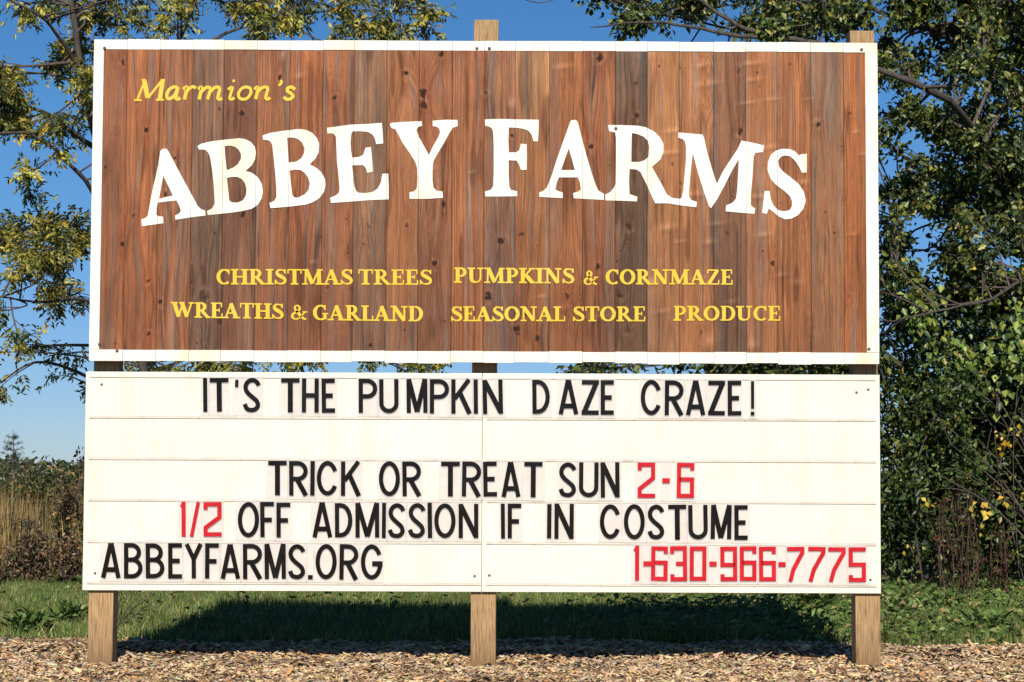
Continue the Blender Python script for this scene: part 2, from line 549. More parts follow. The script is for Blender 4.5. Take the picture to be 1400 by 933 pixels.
for _ in range(46):
    knots.append((rng.uniform(145, 1180), rng.uniform(80, 475), rng.uniform(1.5, 3.2), rng.uniform(.35, .8)))
kn = [(at(x, y, YU).x, at(x, y, YU).z, r * 0.0035 * 1.25, d) for x, y, r, d in knots]
fg = [(at(x, y, YU).x, at(x, y, YU).z, a * 0.0035, h * 0.0035) for x, y, a, h in sheen_figures]

def plank_mesh():
    V, Fs, C, n0 = [], [], [], 0
    tris = []
    for k in range(24):
        x0, x1 = seams[k] + 0.0002, seams[k + 1] - 0.0002
        zt, zb = ZT + np.clip(rng.normal(0, 0.0012), -.002, .002), ZB + rng.normal(0, 0.0028)
        tops[k] = (zt, zb)
        dy = rng.uniform(0, 0.0016)
        us = np.linspace(0, 1, 54); vs_ = np.linspace(0, 1, 440)
        U, Vv = np.meshgrid(us, vs_)
        X = x0 + (x1 - x0) * U; Z = zt + (zb - zt) * Vv
        cup = abs(rng.normal(0.0004, 0.0009))
        Y = YU + dy + cup * (1 - (2 * U - 1) ** 2) + 0.0014 * (np.abs(2 * U - 1) ** 30)
        # colour
        base = np.array(srgb(*tones[k]))[None, None, :] * np.array([1.0, 0.98, 0.92]) * np.ones(X.shape + (1,))
        xx_ = X
        for (pk, zc, zh, col) in drift:
            if pk == k:
                wgt = np.exp(-((Vv - zc + 0.06 * (vnoise(U * 3, Vv * 4, k) - .5)) / zh) ** 2)[..., None] * (0.30 + 0.5 * vnoise(xx_ * 40, Vv * 5, 17))[..., None]
                base = base * (1 - wgt) + np.array(srgb(*col)) * 0.85 * wgt
        xx = X.copy()
        ringl = np.zeros_like(X); dark = np.zeros_like(X); halo = np.zeros_like(X)
        for (kx, kz, kr, kd) in kn:
            if x0 - 0.02 < kx < x1 + 0.02:
                dx, dz = X - kx, (Z - kz)
                r = np.sqrt(dx ** 2 + (dz * 0.8) ** 2) + 0.7 * kr * (vnoise(X * 90 + kx * 50, Z * 70, 2) - .5)
                rl = np.sqrt(dx ** 2 + (dz * 0.32) ** 2)
                xx += np.tanh(dx / (kr * .5)) * kr * 1.0 * np.exp(-(rl / (kr * 2.6)) ** 2)
                dark = np.maximum(dark, kd * np.clip((kr * 0.62 - r) / (kr * 0.25), 0, 1))
                ringl = np.maximum(ringl, kd * np.exp(-((r - kr * 1.05) / (kr * 0.22)) ** 2) * np.clip(1.9 * vnoise(X * 45, Z * 45, 6) - .8, 0, 1))
                halo = np.maximum(halo, kd * np.exp(-((rl - kr * 0.9) / (kr * 0.9)) ** 2))
        uc = rng.uniform(-0.4, 1.4) * (x1 - x0) + x0
        flat = rng.uniform(20, 75)
        wv = 0.02 * (vnoise(Z * 1.3 + 0 * X, 0 * X + k, k + 31) - .5) + 0.006 * (vnoise(Z * 6, X * 9, k + 41) - .5)
        f = (xx + wv * 0.4) * 62 + ((xx - uc) ** 2) * flat * 30 + vnoise(Z * 1.7, 0 * X + 2.2, k + 3) * rng.uniform(1, 5)
        ph = f * 2 * np.pi * 0.5
        rings = 0.5 + 0.5 * np.sin(ph + 1.2 * vnoise(X * 40, Z * 3, k + 9))
        streak = vnoise(xx * 260, Z * 2.2, k + 5) * 0.55 + vnoise(xx * 90, Z * 1.1, k + 8) * 0.45
        blot = vnoise(X * 14, Z * 3.0, k + 77)
        amp = rng.uniform(0.16, 0.40)
        val = 1 - amp * (rings ** 3) + 0.52 * (streak - 0.5) + 0.24 * (blot - 0.5)
        col = base * val[..., None]
        fine = vnoise(xx * 420, Z * 3.5, k + 15)
        col = col * (1 - 0.5 * np.clip(fine - 0.66, 0, 1) * 2 + 0.35 * np.clip(0.3 - fine, 0, 1) * 2)[..., None]
        dk = np.clip((vnoise(xx * 70 + 3, Z * 2.6, k + 25) * vnoise(X * 12, Z * 5, k + 26) - 0.42) * 3, 0, 0.38)[..., None]
        col = col * (1 - dk)
        lt = np.clip((vnoise(xx * 60 + 9, Z * 1.8, k + 35) * vnoise(X * 10, Z * 4, k + 36) - 0.47) * 3, 0, 0.35)[..., None]
        col = col * (1 + lt * np.array([0.75, 0.85, 0.8]))
        # greyed weathering streaks
        wg = np.clip((vnoise(xx * 55, Z * 1.4, k + 60) - 0.62) * 2.0, 0, 0.42)[..., None]
        grey = col.mean(-1, keepdims=True) * np.array([1.12, 0.90, 0.74])
        col = col * (1 - wg) + grey * wg
        for (fx, fz, fa, fh) in fg:  # figure sheen put into the wood colour, with a darker band below
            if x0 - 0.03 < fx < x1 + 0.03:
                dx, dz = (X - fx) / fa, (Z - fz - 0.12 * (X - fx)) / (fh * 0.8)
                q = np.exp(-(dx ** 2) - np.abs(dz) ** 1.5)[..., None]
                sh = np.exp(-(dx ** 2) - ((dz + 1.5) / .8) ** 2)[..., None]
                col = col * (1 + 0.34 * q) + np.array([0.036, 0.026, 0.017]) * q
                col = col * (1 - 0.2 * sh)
        h = halo[..., None]
        col = col * (1 - 0.20 * h) * (1 + np.array([0.10, -0.04, -0.08]) * h)
        col = col + np.array([0.11, 0.06, 0.03]) * (np.maximum(0, ringl)[..., None])
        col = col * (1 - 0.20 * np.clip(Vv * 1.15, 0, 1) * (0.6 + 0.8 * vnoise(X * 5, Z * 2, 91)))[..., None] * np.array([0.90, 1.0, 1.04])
        d = np.clip(dark, 0, 1)[..., None]
        col = col * (1 - d) + np.array([0.030, 0.011, 0.006]) * d
        # darker beside the seams
        e = np.minimum(U, 1 - U)
        col = col * (1 - 0.30 * np.exp(-e / 0.012))[..., None]
        col = np.clip(col, 0.004, 0.8)
        ny_, nx_ = X.shape
        P = np.stack([X, Y, Z], -1).reshape(-1, 3)
        ii = np.arange(nx_ * ny_).reshape(ny_, nx_) + n0
        V.append(P); C.append(col.reshape(-1, 3))
        Fs.append(np.stack([ii[:-1, :-1], ii[1:, :-1], ii[1:, 1:], ii[:-1, 1:]], -1).reshape(-1, 4))
        n0 += len(P)
        # sides and back
        yb = YU + 0.019
        border = np.concatenate([ii[:, 0], ii[-1, 1:], ii[::-1, -1][1:], ii[0, ::-1][1:-1]]) - n0 + len(P)
        Bk = P[border].copy(); Bk[:, 1] = yb
        V.append(Bk); C.append(col.reshape(-1, 3)[border] * 0.9)
        bi = np.arange(len(Bk)) + n0
        fr = border + n0 - len(P)
        nxt = np.roll(np.arange(len(Bk)), -1)
        Fs.append(np.stack([fr, bi, bi[nxt], fr[nxt]], -1))
        n0 += len(Bk)
        # back face corners
        V.append(np.array([(x0, yb + 1e-4, zt), (x1, yb + 1e-4, zt), (x1, yb + 1e-4, zb), (x0, yb + 1e-4, zb)])); C.append(np.repeat(base[:1, :1].reshape(1, 3), 4, 0))
        Fs.append(np.array([[0, 1, 2, 3]]) + n0)
        n0 += 4
    return np_mesh('plank_board', np.concatenate(V), Fs, np.concatenate(C))
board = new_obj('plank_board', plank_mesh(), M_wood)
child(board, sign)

# white painted border: one skin of paint per plank end
YP = YU - 0.0022
m = MB()
for k in range(24):
    zt, zb = tops[k]
    x0, x1 = seams[k] + 0.0008, seams[k + 1] - 0.0008
    m.box(x0 - (0.001 if k == 0 else 0), x1 + (0.001 if k == 23 else 0), YP + rng.uniform(0, .001), YU + 0.016, IZT + rng.normal(0, .0008), zt + 0.002)
    m.box(x0 - (0.001 if k == 0 else 0), x1 + (0.001 if k == 23 else 0), YP + rng.uniform(0, .001), YU + 0.016, zb - 0.002, IZB + rng.normal(0, .0012))
m.box(XL - 0.001, IXL, YP + 0.0002, YU + 0.016, IZB + 0.002, IZT - 0.002)
m.box(IXR, XR + 0.001, YP + 0.0002, YU + 0.016, IZB + 0.002, IZT - 0.002)
o = new_obj('painted_border', m.mesh('painted_border'), M_white)
child(o, sign)

# ---------------- lettering engine
def catmull(P, n=6, closed=False):
    P = [np.array(p, float) for p in P]
    out = []
    N = len(P)
    rngi = range(N if closed else N - 1)
    for i in rngi:
        if closed: p0, p1, p2, p3 = P[(i - 1) % N], P[i], P[(i + 1) % N], P[(i + 2) % N]
        else:
            p1, p2 = P[i], P[i + 1]
            p0 = P[i - 1] if i > 0 else 2 * p1 - p2
            p3 = P[i + 2] if i + 2 < N else 2 * p2 - p1
        for s in range(n):
            u = s / n
            out.append(0.5 * ((2 * p1) + (-p0 + p2) * u + (2 * p0 - 5 * p1 + 4 * p2 - p3) * u * u + (-p0 + 3 * p1 - 3 * p2 + p3) * u ** 3))
    if not closed: out.append(P[-1])
    return np.array(out)

def ribbon(P, W, closed=False):
    """outline pairs of a stroke with mitred joins"""
    P = np.asarray(P, float); n = len(P)
    W = np.broadcast_to(np.asarray(W, float), (n,))
    Lf, Rt = [], []
    for i in range(n):
        if closed: a, c = P[(i - 1) % n], P[(i + 1) % n]
        else: a, c = (P[i - 1] if i else None), (P[i + 1] if i < n - 1 else None)
        d1 = None if a is None else (P[i] - a) / (np.linalg.norm(P[i] - a) + 1e-9)
        d2 = None if c is None else (c - P[i]) / (np.linalg.norm(c - P[i]) + 1e-9)
        if d1 is None: d1 = d2
        if d2 is None: d2 = d1
        n1 = np.array([-d1[1], d1[0]]); n2 = np.array([-d2[1], d2[0]])
        mm = n1 + n2; mm /= np.linalg.norm(mm) + 1e-9
        s = 1 / max(0.35, float(mm @ n1))
        Lf.append(P[i] + mm * W[i] * 0.5 * s); Rt.append(P[i] - mm * W[i] * 0.5 * s)
    return np.array(Lf), np.array(Rt)

class Glyphs:
    """flat letters with thickness standing on the plane y = Y; input in photo pixels"""
    def __init__(s, Y, thick, step=0.00025): s.Y, s.t, s.step, s.V, s.F, s.k = Y, thick, step, [], [], 0
    def _pt(s, p, y):
        q = at(p[0], p[1], s.Y); return (q.x, y, q.z)
    def stroke(s, P, W, closed=False):
        Lf, Rt = ribbon(P, W, closed)
        yf = s.Y - s.t - s.k * s.step; yb = s.Y
        s.k = (s.k + 1) % 7
        n = len(Lf); b = len(s.V)
        for i in range(n):
            s.V += [s._pt(Lf[i], yf), s._pt(Rt[i], yf), s._pt(Lf[i], yb), s._pt(Rt[i], yb)]
        for i in range(n if closed else n - 1):
            j = (i + 1) % n
            a, c = b + 4 * i, b + 4 * j
            s.F += [(a, a + 1, c + 1, c), (a, c, c + 2, a + 2), (a + 1, a + 3, c + 3, c + 1)]
        if not closed:
            e = b + 4 * (n - 1)
            s.F += [(b, b + 2, b + 3, b + 1), (e, e + 1, e + 3, e + 2)]
    def poly(s, loops):
        yf = s.Y - s.t - s.k * s.step; yb = s.Y
        s.k = (s.k + 1) % 7
        flat = [p for lp in loops for p in lp]
        tr = tessellate_polygon([[Vector((p[0], p[1], 0)) for p in lp] for lp in loops])
        b = len(s.V); n = len(flat)
        s.V += [s._pt(p, yf) for p in flat] + [s._pt(p, yb) for p in flat]
        s.F += [tuple(b + i for i in f) for f in tr]
        o = 0
        for lp in loops:
            m_ = len(lp)
            for i in range(m_):
                j = (i + 1) % m_
                s.F.append((b + o + i, b + o + j, b + n + o + j, b + n + o + i))
            o += m_
    def mesh(s, name, cuts=None, smooth=False):
        me = bpy.data.meshes.new(name)
        me.from_pydata(s.V, [], s.F)
        bm = bmesh.new(); bm.from_mesh(me)
        bmesh.ops.recalc_face_normals(bm, faces=bm.faces)
        # front faces must look at the viewer
        for f in bm.faces:
            if abs(f.normal.y) > 0.9 and f.normal.y > 0: f.normal_flip()
        if cuts:
            for x in cuts:
                for dx, dr in ((-0.0008, 1), (0.0008, 1)):
                    bmesh.ops.bisect_plane(bm, geom=bm.verts[:] + bm.edges[:] + bm.faces[:], plane_co=(x + dx, 0, 0), plane_no=(1, 0, 0))
                kill = [f for f in bm.faces if abs(f.calc_center_median().x - x) < 0.00079]
                bmesh.ops.delete(bm, geom=kill, context='FACES')
        bm.to_mesh(me); bm.free(); me.update()
        return me

# ---------------- big white words, outlines of the painted letters
def Z(ox, oy, sc, pts): return [(ox + x / sc, oy + y / sc) for x, y in pts]
A1 = (180, 190, 7); B2o = (350, 160, 7); Yo = (500, 150, 7); Fo = (640, 150, 7); Ro = (800, 160, 7); Mo = (920, 170, 6.665)
big = {
 'A1': [Z(*A1, [(275,115),(300,95),(335,97),(352,120),(420,250),(500,400),(580,545),(630,640),(665,675),(705,688),(708,735),(560,752),(420,775),(415,735),(455,715),(472,690),(455,640),(430,590),(335,600),(250,612),(240,660),(237,730),(260,742),(300,745),(305,808),(180,825),(98,838),(92,770),(130,760),(155,735),(175,620),(200,490),(235,345),(260,215)]),
        Z(*A1, [(303,355),(262,575),(330,557),(395,546),(365,480)])],
 'B1': [Z(*A1, [(630,72),(660,50),(760,25),(900,8),(1030,-5),(1090,5),(1140,30),(1178,75),(1190,130),(1180,200),(1150,255),(1090,308),(1150,325),(1205,365),(1245,430),(1257,500),(1245,570),(1210,630),(1150,670),(1060,692),(950,708),(850,718),(728,730),(722,690),(770,668),(795,620),(793,560),(785,430),(770,290),(750,170),(735,135),(710,110),(680,102),(645,105)]),
        Z(*A1, [(890,72),(895,160),(905,250),(910,302),(975,275),(1015,245),(1045,195),(1048,150),(1025,105),(985,75),(935,65)]),
        Z(*A1, [(912,375),(925,500),(935,590),(960,608),(1010,612),(1065,590),(1095,540),(1100,480),(1085,425),(1055,385),(1010,365),(960,365)])],
 'B2': [Z(*B2o, [(62,180),(130,155),(250,135),(410,117),(480,125),(540,155),(585,205),(605,260),(600,340),(570,400),(515,455),(580,490),(630,535),(662,600),(665,660),(650,720),(605,780),(550,815),(480,840),(320,860),(140,875),(128,825),(175,805),(195,770),(195,690),(185,550),(170,400),(155,270),(140,240),(115,225),(70,220)]),
        Z(*B2o, [(298,200),(308,350),(312,438),(385,430),(435,395),(460,350),(465,300),(440,245),(400,212),(350,198)]),
        Z(*B2o, [(322,515),(335,640),(347,745),(365,770),(400,775),(470,740),(505,695),(515,640),(500,585),(465,535),(425,510),(370,505)])],
 'E': [Z(*B2o, [(680,105),(760,95),(900,75),(1050,70),(1203,58),(1212,140),(1218,255),(1150,262),(1140,210),(1115,170),(1070,145),(1000,138),(925,140),(912,165),(905,240),(910,320),(920,390),(985,385),(1025,365),(1050,295),(1100,290),(1112,420),(1118,525),(1065,537),(1050,490),(1025,462),(920,465),(930,560),(940,660),(955,705),(980,727),(1050,730),(1120,718),(1165,685),(1195,630),(1210,545),(1265,543),(1270,650),(1270,790),(1100,797),(900,812),(718,825),(710,775),(760,755),(795,725),(800,680),(790,560),(775,420),(770,290),(765,190),(745,165),(720,158),(685,160)])],
 'Y': [Z(*Yo, [(230,140),(245,128),(350,120),(535,112),(540,155),(500,170),(485,200),(510,265),(560,355),(605,435),(650,340),(695,265),(712,215),(700,180),(675,165),(642,160),(640,108),(760,98),(878,100),(880,160),(835,175),(805,220),(750,320),(690,420),(650,490),(640,550),(640,680),(650,750),(680,778),(735,785),(740,845),(600,855),(420,855),(418,792),(460,785),(490,755),(497,650),(492,560),(475,505),(430,430),(350,315),(305,225),(285,190),(245,178)])],
 'F': [Z(*Fo, [(160,95),(300,90),(480,95),(675,98),(675,200),(668,305),(625,305),(612,250),(580,205),(530,185),(460,175),(390,172),(385,280),(390,410),(460,410),(490,390),(505,328),(560,332),(562,450),(560,578),(505,578),(490,530),(465,490),(388,485),(388,620),(395,740),(410,770),(470,782),(470,830),(300,832),(165,832),(160,785),(215,770),(240,735),(245,600),(245,350),(240,220),(230,185),(205,165),(162,155)])],
 'A2': [Z(*Fo, [(980,110),(1000,100),(1035,102),(1050,125),(1085,260),(1130,430),(1180,600),(1220,720),(1245,775),(1300,808),(1300,865),(1160,858),(1012,850),(1005,800),(1055,785),(1078,765),(1070,700),(1050,650),(960,650),(868,650),(848,700),(835,765),(860,780),(905,795),(905,848),(800,843),(682,835),(680,795),(725,775),(755,745),(797,640),(845,490),(908,310),(952,190)]),
        Z(*Fo, [(962,375),(925,480),(890,580),(1020,580),(995,480)])],
 'R': [Z(*Ro, [(218,78),(350,80),(500,85),(580,100),(660,140),(715,195),(750,260),(750,340),(720,410),(640,480),(690,570),(740,660),(780,740),(830,775),(900,785),(915,800),(905,840),(780,828),(670,828),(630,745),(580,630),(530,530),(490,505),(425,500),(420,620),(425,740),(500,765),(495,810),(340,803),(195,800),(192,745),(240,720),(275,680),(292,640),(295,400),(295,200),(285,150),(230,138)]),
       Z(*Ro, [(447,155),(443,300),(442,432),(520,432),(570,415),(605,385),(615,290),(600,230),(560,190),(500,165)])],
 'M': [Z(*Mo, [(48,75),(130,83),(270,95),(285,130),(310,250),(360,420),(400,545),(450,440),(520,330),(585,235),(625,150),(720,168),(832,195),(820,255),(750,262),(735,300),(725,480),(710,640),(710,740),(750,770),(742,818),(620,808),(480,795),(485,740),(540,718),(575,680),(585,600),(595,450),(600,320),(540,420),(470,560),(400,690),(345,768),(325,740),(280,610),(230,450),(180,265),(165,400),(150,560),(145,650),(165,690),(220,710),(212,758),(100,745),(-10,728),(-8,688),(50,684),(78,672),(95,600),(105,480),(118,320),(120,220),(110,160),(85,135),(48,125)])],
 'S': [Z(*Mo, [(1168,275),(1220,270),(1218,440),(1175,445),(1150,390),(1110,330),(1070,295),(1020,285),(980,300),(958,335),(965,385),(1000,430),(1080,490),(1150,550),(1195,620),(1210,700),(1190,770),(1140,830),(1080,862),(1020,868),(960,840),(910,795),(870,770),(855,820),(812,808),(825,700),(835,610),(880,610),(890,680),(915,740),(960,785),(1010,795),(1060,785),(1085,750),(1085,700),(1060,650),(1010,605),(940,555),(890,500),(862,420),(865,350),(890,280),(940,240),(1000,225),(1060,228),(1110,245),(1145,285)])],
}
def soften(lp):
    """one corner-keeping smoothing pass so traced curves are not faceted"""
    out = []
    n = len(lp)
    P = [np.array(p) for p in lp]
    for i in range(n):
        a, p, c = P[i - 1], P[i], P[(i + 1) % n]
        d1, d2 = unit(p - a), unit(c - p)
        if d1 @ d2 > math.cos(R(52)):
            l1, l2 = np.linalg.norm(p - a), np.linalg.norm(c - p)
            k = min(l1, l2) * 0.3
            out += [p - d1 * k, p * 0.9 + 0.05 * (p - d1 * k) + 0.05 * (p + d2 * k), p + d2 * k]
        else: out.append(p)
    return [tuple(p) for p in out]
YT = YU - 0.0004
for word, ks in (('ABBEY', ('A1', 'B1', 'B2', 'E', 'Y')), ('FARMS', ('F', 'A2', 'R', 'M', 'S'))):
    g = Glyphs(YT, 0.0010, 0.00012)
    for k in ks: g.poly([soften(lp) for lp in big[k]])
    o = new_obj('painted_word', g.mesh('painted_word', seams[1:-1]), M_white)
    tag(o, 'big white arched word ' + word)
    child(o, sign)

# ---------------- small yellow serif capitals; unit: cap height, y up
st, th, sf = 0.25, 0.115, 0.10
def serif(x, y, wd=0.42): return ([(x - wd / 2, y + (sf / 2 if y < .5 else -sf / 2)), (x + wd / 2, y + (sf / 2 if y < .5 else -sf / 2))], sf)
def ell(cx, cy, rx, ry, a0, a1, n=18, thick=0.25, thin=0.10):
    a = np.radians(np.linspace(a0, a1, n))
    return (np.stack([cx + rx * np.cos(a), cy + ry * np.sin(a)], 1), thin + (thick - thin) * np.abs(np.cos(a)) ** 1.3)
def S_(dx=0.0):
    P = [(.60, .78), (.52, .90), (.36, .945), (.22, .90), (.16, .77), (.22, .63), (.38, .52), (.54, .40), (.60, .25), (.54, .11), (.38, .055), (.20, .10), (.10, .24)]
    W = [.09, .09, .10, .14, .19, .22, .25, .22, .19, .14, .10, .09, .09]
    c = catmull([(p[0], p[1], w_) for p, w_ in zip(P, W)], 3)
    return [(c[:, :2], c[:, 2]), ([(.60, .70), (.60, .99)], .09), ([(.08, .01), (.08, .32)], .09)]
def bowl(x, y0, y1, ext, thick=.22, thin=.09):
    cy, ry = (y0 + y1) / 2, (y1 - y0) / 2 - thin / 2
    P, W = ell(x + ext * .35, cy, ext * .65 - thick / 2, ry, 90, -90, 12, thick, thin)
    P = np.concatenate([[(x, y1 - thin / 2)], P, [(x, y0 + thin / 2)]]); W = np.concatenate([[thin], W, [thin]])
    return (P, W)
def arms(x0, x1): # E arms
    return [([(x0, .955), (x1, .955)], .09), ([(x1 - .03, .70), (x1 - .03, .99)], .08)]
SER = {
 'A': (.92, [([(.44, .98), (.14, .06)], th), ([(.42, .96), (.72, .04)], st), ([(.24, .34), (.62, .34)], .09), serif(.12, 0, .36), serif(.74, 0, .42)]),
 'C': (.80, [ell(.46, .5, .33, .445, 48, 312, 20, .24, .10), ([(.70, .66), (.70, .98)], .09)]),
 'D': (.88, [([(.22, .02), (.22, .98)], st), bowl(.16, 0, 1, .70, .24), ([(.04, .95), (.3, .95)], .1), ([(.04, .05), (.3, .05)], .1)]),
 'E': (.74, [([(.22, .02), (.22, .98)], st), ([(.04, .955), (.66, .955)], .09), ([(.63, .70), (.63, .99)], .08), ([(.04, .045), (.68, .045)], .09), ([(.66, .01), (.66, .32)], .08), ([(.22, .51), (.5, .51)], .09), ([(.50, .38), (.50, .64)], .07)]),
 'G': (.90, [ell(.46, .5, .33, .445, 48, 300, 20, .24, .10), ([(.70, .66), (.70, .98)], .09), ([(.70, .06), (.70, .44)], .2), ([(.54, .43), (.88, .43)], .09)]),
 'H': (.98, [([(.22, .02), (.22, .98)], st), ([(.76, .02), (.76, .98)], st), ([(.2, .5), (.78, .5)], .1), serif(.22, 0), serif(.22, 1), serif(.76, 0), serif(.76, 1)]),
 'I': (.46, [([(.23, .02), (.23, .98)], st), serif(.23, 0), serif(.23, 1)]),
 'K': (.90, [([(.22, .02), (.22, .98)], st), ([(.30, .44), (.70, .96)], th), ([(.36, .58), (.74, .04)], st), serif(.22, 0), serif(.22, 1), serif(.72, 1, .34), serif(.76, 0, .3)]),
 'L': (.72, [([(.22, .02), (.22, .98)], st), serif(.22, 1), ([(.04, .045), (.66, .045)], .09), ([(.64, .01), (.64, .34)], .08)]),
 'M': (1.14, [([(.18, .02), (.20, .96)], th), ([(.22, .98), (.56, .06)], st), ([(.56, .06), (.90, .96)], th), ([(.93, .02), (.91, .98)], st), serif(.16, 0, .32), serif(.16, 1, .3), serif(.93, 0, .4), serif(.96, 1, .3)]),
 'N': (.98, [([(.20, .02), (.20, .96)], th), ([(.20, .96), (.76, .06)], st), ([(.78, .02), (.78, .98)], th), serif(.2, 0, .34), serif(.16, 1, .3), serif(.78, 1, .34)]),
 'O': (.92, [ell(.46, .5, .33, .445, 0, 362, 28, .25, .10)]),
 'P': (.74, [([(.22, .02), (.22, .98)], st), bowl(.16, .40, 1, .56, .22), serif(.22, 0), ([(.04, .95), (.3, .95)], .1)]),
 'R': (.90, [([(.22, .02), (.22, .98)], st), bowl(.16, .44, 1, .54, .22), ([(.40, .50), (.76, .03)], .2), serif(.22, 0), serif(.80, 0, .22), ([(.04, .95), (.3, .95)], .1)]),
 'S': (.70, S_()),
 'T': (.82, [([(.41, .02), (.41, .98)], st), ([(.04, .955), (.78, .955)], .09), ([(.06, .70), (.06, .99)], .08), ([(.76, .70), (.76, .99)], .08), serif(.41, 0)]),
 'U': (.92, [(np.array([(.22, .98), (.22, .34), (.25, .16), (.36, .07), (.50, .06), (.62, .10), (.70, .22), (.72, .36), (.72, .98)]), [.25, .25, .22, .15, .10, .10, .11, .11, .11]), serif(.22, 1), serif(.72, 1, .34)]),
 'W': (1.30, [([(.16, .97), (.42, .05)], st), ([(.42, .05), (.64, .90)], th), ([(.60, .97), (.88, .05)], st), ([(.88, .05), (1.14, .97)], th), serif(.16, 1, .4), serif(.60, 1, .3), serif(1.14, 1, .3)]),
 'Z': (.80, [([(.10, .955), (.70, .955)], .09), ([(.10, .72), (.10, .99)], .08), ([(.64, .95), (.16, .06)], .22), ([(.08, .045), (.72, .045)], .09), ([(.71, .01), (.71, .32)], .08)]),
 '&': (.92, [(catmull([(.80, .50), (.72, .40), (.60, .22), (.44, .07), (.24, .06), (.13, .20), (.18, .38), (.34, .50), (.48, .62), (.52, .78), (.42, .92), (.30, .88), (.26, .74), (.34, .58), (.50, .36), (.70, .10), (.86, .05)], 3),
              np.interp(np.linspace(0, 16, 49), [0, 2, 4, 5, 7, 9, 10, 12, 14, 16], [.1, .08, .10, .17, .14, .14, .09, .13, .20, .10])), ([(.66, .51), (.92, .51)], .09)]),
}
def serif_word(word, x0, x1, tl, bl, tr, br):
    """fit a word between x0 and x1; cap top / baseline at the left and right ends"""
    adv = [SER[c][0] for c in word]
    tot = sum(adv) - 0.06
    g = Glyphs(YT, 0.0008, 0.00012)
    cx = 0
    for c, a in zip(word, adv):
        for P, W in SER[c][1]:
            P = np.asarray(P, float)
            u = (P[:, 0] + cx - 0.03) / tot
            px = x0 + u * (x1 - x0)
            top = tl + (tr - tl) * u; bot = bl + (br - bl) * u
            py = bot + (top - bot) * P[:, 1]
            g.stroke(np.stack([px, py], 1), np.asarray(W) * (bl - tl) * 1.0)
        cx += a
    o = new_obj('painted_word', g.mesh('painted_word'), M_yellow)
    tag(o, 'small yellow capitals reading ' + word if word != '&' else 'small yellow ampersand')
    child(o, sign)
serif_word('CHRISTMAS', 296, 482, 368, 389.3, 368.4, 389.6)
serif_word('TREES', 490, 590.5, 368.6, 389.4, 369, 389.8)
serif_word('PUMPKINS', 621, 785, 366, 387, 367, 388)
serif_word('&', 797.5, 817, 369.5, 389.8, 369.5, 389.8)
serif_word('CORNMAZE', 828, 1002, 368.4, 389.2, 368.8, 389.5)
serif_word('WREATHS', 235, 387.5, 413, 434.3, 415.4, 436.6)
serif_word('&', 397, 419.5, 416.2, 437.4, 416.4, 437.6)
serif_word('GARLAND', 428, 578.5, 416.8, 438, 419, 439.8)
serif_word('SEASONAL', 616.5, 773, 419, 439.5, 419.2, 439.5)
serif_word('STORE', 783, 882.5, 419.2, 439.6, 419.2, 439.6)
serif_word('PRODUCE', 921, 1067, 418.5, 438.8, 418.6, 438.8)

# the italic name at the top left, drawn stroke by stroke
def K(pts): return np.array([(170 + x / 5.385, 90 + y / 5.385) for x, y in pts])
g = Glyphs(YT, 0.0008, 0.00012)
for P, W in [
    (K([(98, 248), (150, 112)]), 3.0), (K([(148, 112), (172, 238)]), 6.2), (K([(172, 240), (275, 112)]), 3.2), (K([(282, 108), (262, 248)]), 6.0), (K([(72, 254), (128, 254)]), 2.6), (K([(232, 252), (292, 252)]), 2.6), (K([(128, 106), (158, 106)]), 2.6), (K([(268, 106), (300, 106)]), 2.6),
    (catmull(K([(392, 160), (360, 158), (328, 180), (312, 218), (322, 242), (345, 240), (372, 214), (392, 170)]), 4), 4.4), (catmull(K([(396, 158), (384, 205), (380, 240), (396, 246), (412, 238)]), 4), 4.6),
    (catmull(K([(434, 176), (452, 160), (462, 166), (452, 210), (442, 250)]), 4), 4.8), (catmull(K([(460, 190), (485, 164), (508, 156), (528, 166)]), 4), 4.2),
    (catmull(K([(545, 176), (562, 160), (570, 168), (560, 210), (550, 250)]), 4), 4.6), (catmull(K([(566, 196), (598, 164), (624, 160), (634, 176), (624, 212), (612, 250)]), 4), 4.2), (catmull(K([(630, 196), (662, 164), (690, 158), (702, 174), (694, 210), (688, 240), (704, 248), (720, 238)]), 4), 4.4),
    (catmull(K([(764, 178), (784, 160), (796, 166), (784, 206), (776, 240), (792, 248), (810, 236)]), 4), 3.8), (K([(798, 113), (815, 113)]), 3.6), (K([(806, 104), (806, 122)]), 3.4),
    (catmull(K([(958, 176), (976, 160), (986, 168), (976, 210), (966, 248)]), 4), 4.4), (catmull(K([(980, 196), (1014, 164), (1044, 158), (1056, 174), (1046, 210), (1042, 238), (1056, 248), (1074, 236)]), 4), 4.2),
    (catmull(K([(1150, 108), (1158, 124), (1138, 150)]), 4), 3.6),
    (catmull(K([(1258, 176), (1232, 158), (1204, 166), (1202, 188), (1226, 204), (1242, 226), (1220, 246), (1192, 246), (1174, 230)]), 4), 4.4)]:
    g.stroke(P, W)
g.stroke(catmull(K([(900, 158), (868, 166), (842, 200), (846, 236), (874, 248), (908, 238), (932, 200), (926, 168)]), 3, True), 4.0, True)
o = new_obj('painted_word', g.mesh('painted_word'), M_yellow)
tag(o, "yellow italic word Marmion's")
child(o, sign)

